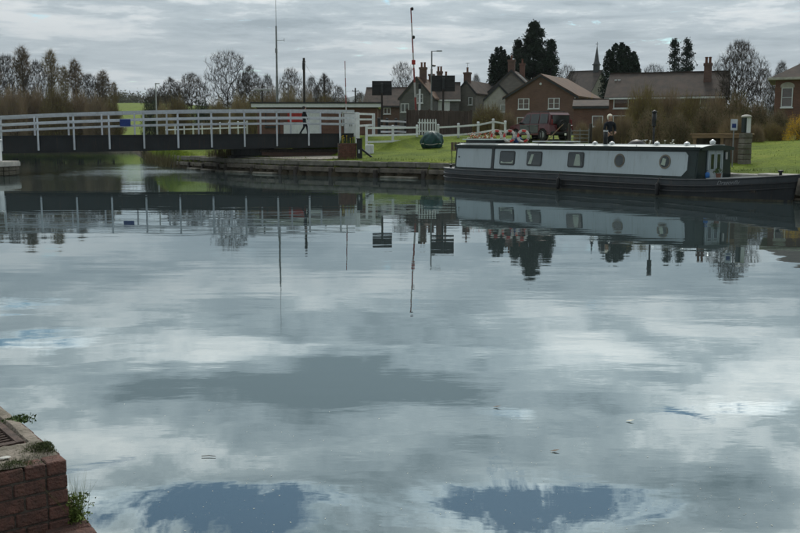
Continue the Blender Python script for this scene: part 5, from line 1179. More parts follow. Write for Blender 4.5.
# ------------------------------------------------------------------ vegetation
def tri_soup(c, d, w_, l_, rng):                          # thin triangles at points c along directions d
    n = len(c); r = rng.normal(size=(n, 3)); sd = np.cross(d, r); sd /= np.linalg.norm(sd, axis=1)[:, None] + 1e-9
    A = c - sd * w_[:, None] / 2; B = c + sd * w_[:, None] / 2; C = c + d * l_[:, None]
    V = np.stack([A, B, C], 1).reshape(-1, 3); F_ = np.arange(3 * n).reshape(-1, 3); return V, F_
def leaf_soup(c, s, rng):
    n = len(c); a = rng.normal(size=(n, 3)); b = rng.normal(size=(n, 3)); a /= np.linalg.norm(a, axis=1)[:, None]; b /= np.linalg.norm(b, axis=1)[:, None]
    V = np.stack([c - a * s[:, None] / 2, c + b * s[:, None] / 2, c + a * s[:, None] / 2], 1).reshape(-1, 3); return V, np.arange(3 * n).reshape(-1, 3)
def tree_mesh(seed, env, base, N=1500, twigs=6, tw=.022, tl=.75, up=.35, leader=.6, Ht=10.0, Rm=5.0, leafr=.010):
    """Crown nodes fill an envelope env(f); each joins the nearest older node, limbs thicken towards the root."""
    nr = np.random.default_rng(seed); P = []
    while len(P) < N:
        f = base + (1 - base) * nr.random(); r = Rm * env((f - base) / (1 - base)) * (1 + .16 * math.sin(seed + f * 21)); a = nr.random() * 6.283; q = r * nr.random() ** .5 * (1 + .14 * math.sin(a * 3 + seed) + .08 * math.sin(a * 7 + f * 15))
        if nr.random() < r / Rm + .06: P.append((q * math.cos(a), q * math.sin(a), f * Ht))
    P = np.array(P); root = np.array([0, 0, base * Ht * .8]); P = P[np.argsort(np.linalg.norm((P - root) * np.array([1, 1, .85]), axis=1))]
    nt_ = 9; zt = Ht * leader; trunk = np.stack([nr.normal(0, .05, nt_).cumsum(), nr.normal(0, .05, nt_).cumsum(), np.linspace(-.3, zt, nt_)], 1); trunk[0, :2] = 0
    Q = np.zeros((nt_ + N, 3)); Q[:nt_] = trunk; par = np.zeros(nt_ + N, dtype=int); par[0] = -1; par[1:nt_] = np.arange(nt_ - 1); plen = np.zeros(nt_ + N); plen[:nt_] = np.linspace(0, zt, nt_)
    for k in range(N):
        n = nt_ + k; v = P[k] - Q[:n]; d = np.linalg.norm(v, axis=1) + 1e-6; cost = d * (1 + .9 * np.clip(up - v[:, 2] / d, 0, 2)) + .10 * plen[:n]; cost[0] += 9; j = int(np.argmin(cost)); Q[n] = P[k]; par[n] = j; plen[n] = plen[j] + d[j]
    rad = np.full(nt_ + N, 0.0); nch = np.zeros(nt_ + N, dtype=int); np.add.at(nch, par[1:], 1); area = np.where(nch == 0, leafr ** 2.15, 0.0)
    for n in range(nt_ + N - 1, 0, -1): area[par[n]] += area[n]
    rad = area ** (1 / 2.15); wood, limbs = MB(), MB(); wood.path([tuple(x) for x in trunk], [max(.02, rad[k]) for k in range(nt_)], 7)
    for n in range(nt_, nt_ + N):
        j = par[n]; limbs.tube(Q[j], Q[n], min(rad[j], rad[n] * 1.5), max(rad[n] * .8, .008), 3, caps=False)
    tips = np.arange(nt_, nt_ + N)[nch[nt_:] <= 1]; idx_ = np.repeat(tips, twigs); dirv = Q[idx_] - Q[par[idx_]]; dirv /= np.linalg.norm(dirv, axis=1)[:, None] + 1e-6
    c = Q[par[idx_]] + (Q[idx_] - Q[par[idx_]]) * nr.uniform(.2, 1, (len(idx_), 1)); d = dirv + nr.normal(0, .55, dirv.shape) + np.array([0, 0, .25]); d /= np.linalg.norm(d, axis=1)[:, None]
    V, F_ = tri_soup(c, d, nr.uniform(.6, 1.3, len(c)) * tw, nr.uniform(.5, 1.25, len(c)) * tl, nr); return wood, limbs, V, F_
BT = {}
def tree_proto(key, mt, **kw):
    wood, limbs, V, F_ = tree_mesh(**kw); zt = np.percentile(V[:, 2], 99.7); rad = np.percentile(np.hypot(V[:, 0], V[:, 1]), 97)
    tm = wood.mesh('trunk', M['bark'], True)
    lv = np.array(limbs.v); lf = limbs.f; 
    me = bpy.data.meshes.new('crown'); allv = np.vstack([lv, V]); faces = [f for f in lf] + [tuple(f + len(lv)) for f in F_]
    me.from_pydata(allv.tolist(), [], [tuple(int(i) for i in f) for f in faces]); me.materials.append(M[mt]); me.update()
    BT[key] = (tm, me, zt, rad)
DOME = lambda g: math.sqrt(max(0, 1 - (2 * g - .9) ** 2 / 1.25)); SPIRE = lambda g: (1 - g) ** .5 * (.62 + .38 * math.sin(g * 9)); OVAL = lambda g: math.sin(math.pi * min(1, .12 + g * .88)) ** .7
tree_proto('round', 'twig', seed=11, env=DOME, base=.12, N=1700, twigs=12, leader=.5, Rm=4.6, tw=.032)
tree_proto('round2', 'twig_grey', seed=23, env=OVAL, base=.10, N=1700, twigs=12, leader=.55, Rm=4.2, tw=.032)
tree_proto('tall', 'twig_olive', seed=31, env=SPIRE, base=.04, N=1300, twigs=10, leader=.9, Rm=2.6, up=.6, tw=.03)
tree_proto('tall2', 'twig_row', seed=37, env=SPIRE, base=.05, N=1300, twigs=10, leader=.92, Rm=2.4, up=.6, tw=.03)
tree_proto('fine', 'twig_grey', seed=43, env=OVAL, base=.16, N=1900, twigs=10, leader=.6, Rm=4.0, tw=.026, up=.5)
FAN = lambda g: min(1.0, .22 + 1.25 * g) * math.sqrt(max(0, 1 - max(0, g - .35) ** 2 / .43))
tree_proto('fan', 'twig_grey', seed=61, env=FAN, base=.14, N=1900, twigs=10, leader=.45, Rm=4.0, tw=.024, up=.7, leafr=.012)
tree_proto('open', 'limb_dark', leafr=.016, seed=51, env=DOME, base=.26, N=1300, twigs=8, leader=.5, Rm=4.8, tw=.026)
def bush_proto(key, mt, seed, n, leaf_mt=None, leaves=0, ls=.09, stem=True):
    """unit bush: radius about 1, height about 1"""
    nr = np.random.default_rng(seed); rng = random.Random(seed); a = nr.uniform(0, 6.283, n); el = np.arccos(nr.uniform(0.05, 1, n)); rr = nr.uniform(.25, .93, n) ** .6
    lump = 1 + .16 * np.sin(a * 3 + seed) * np.sin(el * 4) + .1 * np.sin(a * 7 + 2 * seed)
    d = np.stack([np.cos(a) * np.sin(el), np.sin(a) * np.sin(el), np.cos(el)], 1); c = d * (rr * lump)[:, None] * .85; dd = d + nr.normal(0, .45, (n, 3)) + np.array([0, 0, .35]); dd /= np.linalg.norm(dd, axis=1)[:, None]
    V, F_ = tri_soup(c, dd, nr.uniform(.006, .014, n), nr.uniform(.12, .34, n), nr); tw = rawmesh('twigs', V, F_, M[mt])
    st = MB()
    for k in range(16):
        az = rng.random() * 6.283; tl = rng.uniform(.1, .9); e = Vector((math.cos(az) * math.sin(tl), math.sin(az) * math.sin(tl), math.cos(tl))) * rng.uniform(.6, .85); mid = e * .5 + Vector((rng.gauss(0, .05), rng.gauss(0, .05), .05)); st.path([(0.1 * math.cos(az), .1 * math.sin(az), -.08), mid, e], [.022, .014, .006], 4)
    sm = st.mesh('stems', M['bark'], True); lm = None
    if leaves:
        a = nr.uniform(0, 6.283, leaves); el = np.arccos(nr.uniform(-.05, 1, leaves)); rr = nr.uniform(.15, 1, leaves) ** .4; lump = 1 + .16 * np.sin(a * 3 + seed) * np.sin(el * 4) + .1 * np.sin(a * 7 + 2 * seed) + .06 * np.sin(a * 15 + el * 11)
        c = np.stack([np.cos(a) * np.sin(el), np.sin(a) * np.sin(el), np.cos(el)], 1) * (rr * lump)[:, None] * .95
        clump = (np.sin(c[:, 0] * 9 + seed) * np.sin(c[:, 1] * 8) * np.sin(c[:, 2] * 10 + 1)) > -.25; c = c[clump]
        V, F_ = leaf_soup(c, nr.uniform(.6, 1.3, len(c)) * ls, nr); lm = rawmesh('leaves', V, F_, M[leaf_mt])
    BT[key] = (sm, tw, lm)
bush_proto('brown_bush', 'twig_bush', 3, 8000, 'leaf_olive', 2200, .028)
bush_proto('olive_bush', 'twig_olive', 4, 8000, 'leaf_olive', 2600, .045)
bush_proto('tan_bush', 'twig_tan', 5, 9000)
bush_proto('dark_bush', 'twig_bush', 6, 6000, 'hedge_dark', 5000, .065)
bush_proto('green_bush', 'twig_olive', 7, 1200, 'leaf_green', 3200, .075)
bush_proto('ivy_bush', 'twig', 8, 700, 'ivy', 3600, .09)
bush_proto('gold_bush', 'twig_tan', 9, 1500, 'forsythia', 8000, .045)
def tree(kind, px, ytop, half_px, Yd, label, name='bare_tree', rz=0.0, group='bare trees', dz=0.0):
    p = at(px, 120, Yd); z = H(p.x, p.y); ht = zat(ytop, Yd) - z; hw = half_px / FPX * Yd; tm, me, zt, rad = BT[kind]
    t = thing(name, label, 'tree', (p.x, p.y, z + dz), rz, group); t.scale = (hw / rad, hw / rad, (ht - dz) / zt); link('trunk', tm, t); link('crown', me, t); return t
def bush(kind, px, ytop, half_px, Yd, label, name='shrub', rz=0.0, group='shrubs', z=None):
    p = at(px, 130, Yd); z = H(p.x, p.y) if z is None else z; ht = zat(ytop, Yd) - z; hw = half_px / FPX * Yd; sm, tw, lm = BT[kind]
    t = thing(name, label, 'shrub', (p.x, p.y, z - .05), rz, group); t.scale = (hw, hw, ht); link('stems', sm, t); link('twigs', tw, t)
    if lm: link('leaves', lm, t)
    return t
ORD = ['leftmost', 'second', 'third', 'fourth', 'fifth', 'sixth', 'seventh', 'eighth', 'ninth', 'tenth', 'eleventh', 'twelfth']
L1 = [(-4, 58, 17, 158, 'tall2'), (9, 54, 17, 163, 'fan'), (25, 47, 19, 160, 'tall2'), (39, 60, 16, 156, 'fine'), (53, 50, 19, 162, 'tall'), (66, 66, 15, 166, 'tall'), (77, 60, 16, 160, 'tall2'), (90, 73, 14, 156, 'fan'), (104, 71, 17, 160, 'tall2'), (115, 82, 11, 165, 'tall')]
for k, (px, y, hw, d, kd) in enumerate(L1): tree(kd, px, y, hw, d, ('leftmost' if k == 0 else ORD[k] + ' from the left') + ' of the tall bare trees behind the bridge\'s left half', rz=k * 1.3, group='tall bare trees on the left')
L2 = [(153, 88, 11, 150, 'round'), (172, 78, 20, 135, 'round2'), (192, 73, 20, 140, 'round'), (229, 49.5, 27, 138, 'open'), (250, 66, 19, 142, 'round2'), (268, 74, 12, 150, 'fine'), (291, 68, 15, 140, 'round'), (312, 76, 12, 146, 'fine'), (325, 74, 15, 150, 'round2')]
N2 = ['low bare tree beside the green field', 'bushy bare tree left of the rounded big tree', 'brownish bare tree just left of the tall rounded tree', 'tallest rounded bare tree with open crown above the bridge', 'bare tree to the right of the tall rounded tree', 'small bare tree left of the antenna mast', 'bare tree between antenna mast and utility pole', 'small bare tree behind the tall utility pole', 'bare tree beside the shorter utility pole']
for (px, y, hw, d, kd), lb in zip(L2, N2): tree(kd, px, y, hw, d, lb, rz=px * .37, group='bare trees in the middle distance')
L3 = [(403, 61, 17, 150, 'open', 'pale bare tree behind the raised red and white boom'), (340, 86, 10, 165, 'fine', 'low distant bare tree left of the signal board'), (360, 92, 12, 170, 'fine', 'faint low bare tree under the distant hills'), (476, 74, 10, 150, 'fine', 'thin bare tree between the cottages\' chimneys'), (566, 64, 13, 142, 'open', 'bare tree between the tall conifers and the church'),
      (652, 63, 16, 112, 'open', 'bare tree peeping over the long brown roof'), (737, 39.5, 24, 78, 'fan', 'tall dense bare tree right of the long brick house'), (762, 68, 15, 92, 'round', 'dark bare tree left of the hipped brick house'), (779, 61, 14, 98, 'fine', 'bare tree behind the hipped brick house'), (716, 70, 10, 98, 'fine', 'bare tree at the right end of the long roof'), (800, 60, 14, 110, 'round2', 'bare tree at the right edge above the brick house')]
for px, y, hw, d, kd, lb in L3: tree(kd, px, y, hw, d, lb, rz=px * .51, group='bare trees around the village')
# undergrowth on the left and middle
U = [(-8, 88, 22), (14, 84, 20), (36, 86, 20), (58, 82, 20), (80, 88, 18), (98, 92, 16), (112, 96, 12)]
for k, (px, y, hw) in enumerate(U): bush(['olive_bush', 'brown_bush', 'brown_bush'][k % 3], px, y, hw, 150 - (k % 2) * 3, ('leftmost' if k == 0 else ORD[k] + ' from the left') + ' of the brown thickets under the tall left trees', 'thicket', k * .9, 'thickets under the left trees')
U = [(150, 95, 10, 'ivy_bush', 'dark ivy clad bush beside the green field'), (164, 100, 12, 'tan_bush', 'low tan bush by the thin lamp column'), (178, 94, 16, 'olive_bush', 'olive thicket left of the dark ivy bush'), (203, 96, 10, 'ivy_bush', 'dark ivy bush below the tall rounded tree'), (218, 97, 16, 'tan_bush', 'tan thicket beneath the tall rounded tree'),
     (240, 92, 16, 'tan_bush', 'tan thicket left of the cabin roof'), (256, 90, 12, 'olive_bush', 'olive thicket behind the post with crossbar'), (272, 88, 14, 'brown_bush', 'brown thicket left of the antenna mast'), (290, 87, 15, 'tan_bush', 'tan thicket right of the antenna mast'), (308, 90, 14, 'brown_bush', 'brown thicket at the foot of the utility pole'), (326, 92, 15, 'olive_bush', 'olive thicket behind the cabin\'s right half'), (344, 97, 14, 'brown_bush', 'brown thicket behind the slim barrier boom'), (362, 98, 13, 'brown_bush', 'brown thicket left of the first signal board')]
for k, (px, y, hw, kd, lb) in enumerate(U): bush(kd, px, y, hw, 112 + (k % 3) * 6, lb, 'thicket', k * 1.1, 'thickets beyond the bridge')
# dark hedge pieces seen through the rails
for k, (px, y, hw, lb) in enumerate(((205, 121, 12, 'dark low hedge seen through the bridge rails'), (228, 121, 13, 'dark low hedge just left of the cabin'), (60, 119, 24, 'long dark hedge behind the rails on the left'), (20, 119, 24, 'dark hedge at the far left behind the rails'), (95, 120, 16, 'dark hedge near the blue sign panel'))): bush('dark_bush', px, y, hw, 100 if k < 2 else 150, lb, 'hedge', k * 2.0, 'hedges behind the bridge')
# shrubs round the gardens
G = [(489, 103, 24, 80, 'olive_bush', 'rounded olive bush in front of the rendered house'), (509, 110, 10, 76, 'brown_bush', 'brown bush left of the parked car'), (590, 97.5, 8, 88, 'gold_bush', 'small yellow bush above the red brick outbuilding'),
     (582, 120, 10, 58, 'brown_bush', 'twiggy bush behind the metal field gate'), (600, 116, 12, 54, 'brown_bush', 'twiggy bush left of the pale haired person'), (622, 112, 17, 54, 'brown_bush', 'brown bush right of the pale haired person'), (643, 84, 24, 62, 'olive_bush', 'tall olive bush before the long brick house'), (650, 108, 20, 50, 'dark_bush', 'dark bush behind the black flue'),
     (668, 88, 24, 64, 'brown_bush', 'tall twiggy bush in front of the long roof\'s middle'), (690, 92, 22, 58, 'olive_bush', 'olive bush below the brick chimney'), (676, 110, 20, 49, 'dark_bush', 'low dark bush behind the white flowers'), (706, 104, 18, 52, 'dark_bush', 'dark bush behind the timber store'), (714, 92, 18, 62, 'brown_bush', 'twiggy bush at the right end of the long house'),
     (736, 90, 18, 58, 'dark_bush', 'tall dark bush below the dense bare tree'), (733, 112, 16, 50, 'brown_bush', 'low twiggy bush behind the blue sign'), (757, 100, 16, 60, 'dark_bush', 'dark bush beyond the lawn\'s left end'), (756, 122, 10, 50, 'brown_bush', 'small twiggy bush beside the meter box'), (778, 108, 14, 68, 'dark_bush', 'dark bush against the brick house at right'),
     (772, 121, 15, 51, 'olive_bush', 'rounded olive bush at the back of the lawn'), (798, 113, 15, 50, 'gold_bush', 'bright yellow forsythia bush at the right edge')]
for k, (px, y, hw, d, kd, lb) in enumerate(G): bush(kd, px, y, hw, d, lb, 'forsythia_bush' if kd == 'gold_bush' else 'garden_bush', k * 1.7, 'garden shrubs')
# conifers
def conifer(px, ytop, half_px, Yd, label, seed, mt='conifer', n=15000, shape='cone', gaps=.0, name='conifer_tree', lean=0.0):
    p = at(px, 110, Yd); z = H(p.x, p.y); ht = zat(ytop, Yd) - z; hw = half_px / FPX * Yd; nr = np.random.default_rng(seed); rng = random.Random(seed)
    t = thing(name, label, 'tree', (p.x, p.y, z), 0, 'conifers behind the houses'); m = MB(); m.path([(0, 0, -.2), (0, 0, ht * .5), (lean, 0, ht * .96)], [.3, .16, .02], 7); m.build('trunk', M['bark'], t, True)
    C = []
    if shape == 'cone':
        nb = int(ht * 15)
        for k in range(nb):
            f = rng.random() ** .85; zz = ht * (.06 + .92 * f); rad = hw * (1 - f) ** .75 * rng.uniform(.55, 1.12) + .15; az = rng.random() * 6.283; m_ = max(8, int(n / nb))
            u = nr.uniform(.1, 1, m_) ** .7; droop = -.18 * u * rad + .22 * u * u * rad; w_ = .16 + .20 * (1 - u) * rad * .5
            C.append(np.stack([lean * f + np.cos(az) * u * rad + nr.normal(0, 1, m_) * w_, np.sin(az) * u * rad + nr.normal(0, 1, m_) * w_, zz + droop + nr.normal(0, .16, m_)], 1))
    else:                                                  # several upright plumes side by side
        plumes = [(nr.uniform(-.55, .55) * hw, nr.uniform(-.5, .5) * hw, rng.uniform(.80, .95)) for _ in range(6)] + [(0, 0, 1.0), (-.28 * hw, .1, .99), (.25 * hw, 0, .96), (-.58 * hw, 0, .92), (.56 * hw, 0, .90), (.7 * hw, 0, .76)]
        for x0, y0, f0 in plumes:
            m_ = n // len(plumes); f = nr.uniform(0, 1, m_); rad = hw * .42 * np.sqrt(np.clip(1 - f ** 3.2, 0, 1)) ; a = nr.uniform(0, 6.283, m_); u = nr.uniform(0, 1, m_) ** .45 * (1 + .18 * np.sin(a * 4 + f * 14))
            edge = 1.0; C.append(np.stack([x0 + np.cos(a) * u * rad, y0 + np.sin(a) * u * rad, ht * (.04 + f * f0 * edge * .96 + (1 - edge) * 0)], 1))
    C = np.vstack(C); s = nr.uniform(.6, 1.4, len(C)) * (.30 if shape == 'cone' else .34); V, F_ = leaf_soup(C, s, nr); link('crown', rawmesh('crown', V, F_, M[mt]), t)
conifer(533, 21, 44, 126, 'tallest dark conifer behind the stone house', 1, n=40000)
conifer(550, 40, 22, 124, 'conifer at the right shoulder of the tallest one', 2, n=11000)
conifer(500, 47, 14, 124, 'dark cypress at the left of the tallest conifer', 3, n=22000, shape='plume')
conifer(517, 39, 20, 128, 'dark conifer between the cypress and the tallest conifer', 9, n=9000)
conifer(620, 43, 21, 116, 'broad dark cypress with several tops right of the spire', 4, n=44000, shape='plume')
conifer(672.5, 38, 17, 124, 'left of the two slim feathery conifers', 5, 'conifer_blue', 4200)
conifer(685, 37, 17, 126, 'right of the two slim feathery conifers', 6, 'conifer_blue', 4200)
# far wood on the crest of the field
def far_wood():
    nr = np.random.default_rng(77); C = []
    for k in range(60):
        px = nr.uniform(95, 175); Yd = nr.uniform(640, 720); p = at(px, 100, Yd); zg = H(p.x, p.y); hh = nr.uniform(4, 9); m_ = 130; a = nr.normal(0, 1, (m_, 3)); C.append(np.array([p.x, p.y, zg + hh * .55]) + a * np.array([2.6, 2.6, hh * .26]))
    C = np.vstack(C); V, F_ = leaf_soup(C, nr.uniform(.8, 2.0, len(C)), nr); o = stuff(link('far_wood', rawmesh('far_wood', V, F_, M['hedge_dark']))); tag(o, 'dark wood along the crest of the distant green field', 'wood')
far_wood()
# grass: rough tufts along the far bank and over the lawn
def grass_tufts():
    nr = np.random.default_rng(12); P = []; 
    n = 90000; x = nr.uniform(-22, 24, n); y = nr.uniform(27, 68, n); s = sdist(x, y); keep = (s > .55) & (s < 26) & (rdist(x, y) > 2.6) & (nr.random(n) < np.where(s < 1.5, 1.0, .07)); x, y, s = x[keep], y[keep], s[keep]; z = HG(x, y)
    pn = np.sin(x * 1.3) * np.sin(y * 1.1 + 1) + np.sin(x * .37 + 2) * np.sin(y * .5); l = nr.uniform(.04, .10, len(x)) * (1 + .5 * (pn > .5)) * np.where(s < 1.4, 1.8, 1)
    d = nr.normal(0, .35, (len(x), 3)); d[:, 2] = 1; d /= np.linalg.norm(d, axis=1)[:, None]; V, F_ = tri_soup(np.stack([x, y, z - .01], 1), d, nr.uniform(.012, .03, len(x)), l, nr)
    o = stuff(link('grass', rawmesh('grass', V, F_, M['grass_blade']))); tag(o, 'rough short grass covering the far bank and lawn', 'grass')
    # reeds along the canal beyond the bridge
    C = []
    for k in range(3500):
        f = nr.random(); seg = [(-15.6, 66.3), (-20.0, 78.2), (-27.2, 105), (-38, 145)]; i = min(2, int(f * 3)); g = f * 3 - i; C.append((seg[i][0] + (seg[i + 1][0] - seg[i][0]) * g + nr.normal(0, .35), seg[i][1] + (seg[i + 1][1] - seg[i][1]) * g + nr.normal(0, .4), -.05))
    for k in range(2500): C.append((nr.uniform(-84, -38), 146.2 + nr.normal(0, .5), -.05))
    for k in range(6000):
        f = nr.random(); o = nr.uniform(4.5, 12) if f < .6 else nr.uniform(.5, 8); C.append((-15.3 + 4.5 * (f - .2) * 1.2 + o * .85, 66 - 8 * (f - .2) * 1.2 + o * .52, .85))
    C = np.array(C); d = nr.normal(0, .18, (len(C), 3)); d[:, 2] = 1; V, F_ = tri_soup(C, d, nr.uniform(.02, .05, len(C)), nr.uniform(.4, 1.2, len(C)), nr); o = stuff(link('reeds', rawmesh('reeds', V, F_, M['reed']))); tag(o, 'dry reeds fringing the canal beyond the bridge', 'reeds')
grass_tufts()

# ------------------------------------------------------------------ garden things behind the boat
def field_gate():
    a = at(571, 130, 52); b = at(589, 130, 52.6); z = H(a.x, a.y); d = b - a; L_ = math.hypot(d.x, d.y); t = thing('field_gate', 'grey metal field gate behind the boat roof', 'gate', (a.x, a.y, z), math.atan2(d.y, d.x))
    for k in range(5): m = MB(); m.tube((0, 0, .2 + k * .2), (L_, 0, .2 + k * .2), .022, n=6); m.build('bar', M['grey_metal'], t)
    for x in (0, L_ / 2, L_): m = MB(); m.bev((x, .0, .62), (.05, .03, 1.0), .006); m.build('upright', M['grey_metal'], t)
    for x in (-.12, L_ + .12): m = MB(); m.bev((x, 0, .65), (.14, .14, 1.5), .02); m.build('post', M['dark_wood'], t)
    # black railing beside the car
    a = at(518, 128, 54); b = at(566, 128, 52.2); z = H(a.x, a.y); d = b - a; L_ = math.hypot(d.x, d.y); t = thing('rope_fence', 'thin black post and wire fence in front of the parked car', 'fence', (a.x, a.y, z), math.atan2(d.y, d.x))
    for k in range(5): m = MB(); m.bev((L_ * k / 4, 0, .5), (.06, .06, 1.0 + (.3 if k == 4 else 0)), .01); m.build('post', M['black_metal'], t)
    for zz in (.35, .65, .93): m = MB(); m.tube((0, 0, zz), (L_, 0, zz), .01, n=5); m.build('wire', M['black_metal'], t)
    m = MB(); m.bev((L_, -.04, .82), (.12, .02, .12), .005); m.build('marker', M['petal_white'], t)
    p = at(555, 132, 50.5); t = thing('wooden_pole', 'pale wooden pole leaning behind the boat roof by the car', 'pole', (p.x, p.y, H(p.x, p.y)), 0); m = MB(); m.tube((-1.0, 0, .02), (.45, .2, 1.45), .025, .02, 7); m.build('shaft', M['tan_wood'], t); m = MB(); m.tube((.45, .2, 1.45), (.5, .207, 1.5), .012, .006, 6); m.build('tip', M['grey_metal'], t)
field_gate()
def covered_dinghy():
    p = at(616, 134, 41.3); t = thing('upturned_dinghy', 'small upturned dark green dinghy beside the pale haired person', 'dinghy', (p.x, p.y, H(p.x, p.y)), -.5); S = [(-1.0, .30, .32), (-.6, .45, .50), (0, .50, .58), (.5, .42, .52), (.9, .22, .40), (1.15, .03, .30)]
    m = MB(); vs = []
    for x, hw, hh in S:
        for k in range(9): a = math.pi * k / 8; vs.append((x, hw * math.cos(a), hh * math.sin(a) ** .8))
    m.add(vs, [(9 * i + k, 9 * i + k + 1, 9 * i + 10 + k, 9 * i + 9 + k) for i in range(5) for k in range(8)] + [tuple(range(9))]); m.build('hull', M['cabin_green'], t, True)
    m = MB(); m.path([(x, 0, hh + .02) for x, hw, hh in S], .03, 6); m.build('keel', M['hatch_green'], t); m = MB(); m.path([(-1.0, -.3, .35), (-.3, -.47, .33), (.5, -.42, .3), (1.1, -.05, .28)], .03, 6); m.build('gunwale', M['buoy_white'], t)
    p = at(637, 137, 40.2); t = thing('barbecue', 'low dark covered barbecue on the bank behind the boat', 'barbecue', (p.x, p.y, H(p.x, p.y))); m = MB(); m.lathe([(.05, 0), (.34, .1), (.40, .32), (.36, .5), (.2, .62), (.02, .66)], (0, 0, .38), 18); m.build('cover', M['plastic_black'], t, True)
    for k in range(3): m = MB(); m.tube((.3 * math.cos(k * 2.1), .3 * math.sin(k * 2.1), 0), (.18 * math.cos(k * 2.1), .18 * math.sin(k * 2.1), .5), .018, n=6); m.build('leg', M['black_metal'], t)
    m = MB(); m.tube((.2, -.1, 1.0), (.42, -.16, 1.02), .02, n=6); m.build('handle', M['chrome'], t)
covered_dinghy()
def flower_bed():
    rng = random.Random(21); p = at(661, 138, 39.0); z = H(p.x, p.y); t = thing('flower_planter', 'planter of white flowering narcissi behind the boat roof', 'planter', (p.x, p.y, z), BANG); m = MB(); m.rbox(-.85, .85, -.22, .22, 0, .5); m.build('trough', M['brown_wood'], t)
    lf = MB()
    for k in range(420):
        x, y = rng.uniform(-.85, .85), rng.uniform(-.22, .22); h = rng.uniform(.25, .6) * (1 - .3 * abs(x)); dx, dy = rng.gauss(0, .1), rng.gauss(0, .1); lf.add([(x - .014, y, .45), (x + .014, y, .45), (x + dx, y + dy, .48 + h)], [(0, 1, 2)])
    stuff(lf.build('leaves', M['leaf_green'], t))
    for k in range(22):
        x, y, h = rng.uniform(-.85, .85), rng.uniform(-.25, .2), rng.uniform(.72, 1.05); m = MB(); m.lathe([(.008, -.03), (.03, 0), (.05, .012), (.02, .02)], (x, y, h), 7); m.tube((x, y, .45), (x, y, h - .02), .005, n=4); m.build('flower', M['petal_white'], t)
    # tuft of white flowers on the lawn edge at right
    for j, (px, py, lb) in enumerate(((783, 172, 'clump of white flowers on the lawn edge beyond the bow'), (797, 171, 'clump of white flowers on the bank at the right edge'))):
        p = gnd(px, py, 1.0); t = thing('flower_clump', lb, 'flowers', (p.x, p.y, H(p.x, p.y)), 0, 'white flower clumps'); lf = MB()
        for k in range(120): x, y = rng.gauss(0, .2), rng.gauss(0, .12); h = rng.uniform(.08, .22); lf.add([(x - .012, y, 0), (x + .012, y, 0), (x + rng.gauss(0, .05), y, h)], [(0, 1, 2)])
        lf.build('leaves', M['leaf_green'], t)
        for k in range(14): x, y, h = rng.gauss(0, .22), rng.gauss(-.05, .12), rng.uniform(.14, .28); m = MB(); m.lathe([(.01, -.02), (.035, 0), (.045, .012), (.02, .02)], (x, y, h), 7); m.tube((x, y, 0), (x, y, h), .005, n=4); m.build('flower', M['petal_white'], t)
flower_bed()
def log_store():
    a = at(692, 140, 39.5); b = at(748, 140, 38.2); z = min(H(a.x, a.y), H(b.x, b.y)) - .03; d = b - a; L_ = math.hypot(d.x, d.y); zt = zat(133.2, 39) - z; t = thing('timber_store', 'open fronted timber log store behind the boat\'s bow', 'store', (a.x, a.y, z), math.atan2(d.y, d.x))
    m = MB(); m.bev((L_ / 2, .3, zt - .04), (L_ + .1, .85, .06), .01); m.build('roof_board', M['tan_wood'], t)
    m = MB(); m.bev((L_ / 2, -.08, zt - .14), (L_ - .05, .04, .13), .008); m.build('front_board', M['tan_wood'], t)
    for x in (.12, L_ * .55): m = MB(); m.bev((x, 0, zt / 2 - .05), (.13, .1, zt - .1), .01); m.build('post', M['tan_wood'], t)
    m = MB(); m.bev((L_ * .42, .6, zt / 2 - .05), (L_ * .84, .04, zt - .12), .008); m.build('back_board', M['dark_wood'], t)
    m = MB(); m.bev((L_ * .78, .0, zt / 2 - .05), (L_ * .40, .05, zt - .2), .008); m.build('side_board', M['brown_wood'], t); rng = random.Random(5)
    for r in range(4):
        for k in range(7): m = MB(); x = .3 + k * .15 + (.07 if r % 2 else 0); m.tube((x, .05, .08 + r * .13), (x, .55, .08 + r * .13), .065, .06, 8); m.build('log', M['dark_wood'], t)
    # grey stone pillar carrying the meter box
    p = at(745, 146, 37.9); z = H(p.x, p.y) - .05; zt = zat(133.0, 37.9) - z; t = thing('stone_pillar', 'rough grey stone pillar at the end of the timber store', 'pillar', (p.x, p.y, z), .3)
    n = 6
    for k in range(n): m = MB(); m.bev((rng.uniform(-.012, .012), rng.uniform(-.012, .012), (k + .5) * zt / n), (.38, .38, zt / n - .012), .025); m.build('stone', M['bank_slab'], t)
    m = MB(); m.box((0, 0, zt / 2), (.34, .34, zt - .02)); m.build('core', M['mortar'], t)
    t = thing('meter_box', 'white and green service box with rounded cap on the pillar', 'box', (p.x, p.y, z + zt), .3); h = zat(117.5, 37.9) - z - zt
    m = MB(); m.bev((.055, 0, h / 2), (.19, .22, h), .012); m.build('case', M['white_paint'], t); m = MB(); m.bev((-.095, .0, h / 2), (.10, .2, h - .02), .01); m.build('side_door', M['cabin_green'], t); m = MB(); m.lathe([(.20, 0), (.205, .04), (.16, .085), (.05, .11)], (0, 0, h), 16); m.build('cap', M['pale_stone'], t, True)
    # mooring sign on a slim pole
    p = at(733, 146, 36.6); z = H(p.x, p.y); zt = zat(119.5, 36.6) - z; t = thing('mooring_sign', 'small blue and white sign on a slim pole by the bow', 'sign', (p.x, p.y, z), -.2); m = MB(); m.tube((0, 0, 0), (0, 0, zt), .022, n=8); m.build('pole', M['grey_metal'], t)
    m = MB(); m.bev((0, -.03, zt - .2), (.25, .015, .42), .005); pl = m.build('plate', M['paper'], t); m = MB(); m.bev((0, -.04, zt - .24), (.15, .006, .16), .002); m.build('symbol', M['blue'], pl)
log_store()

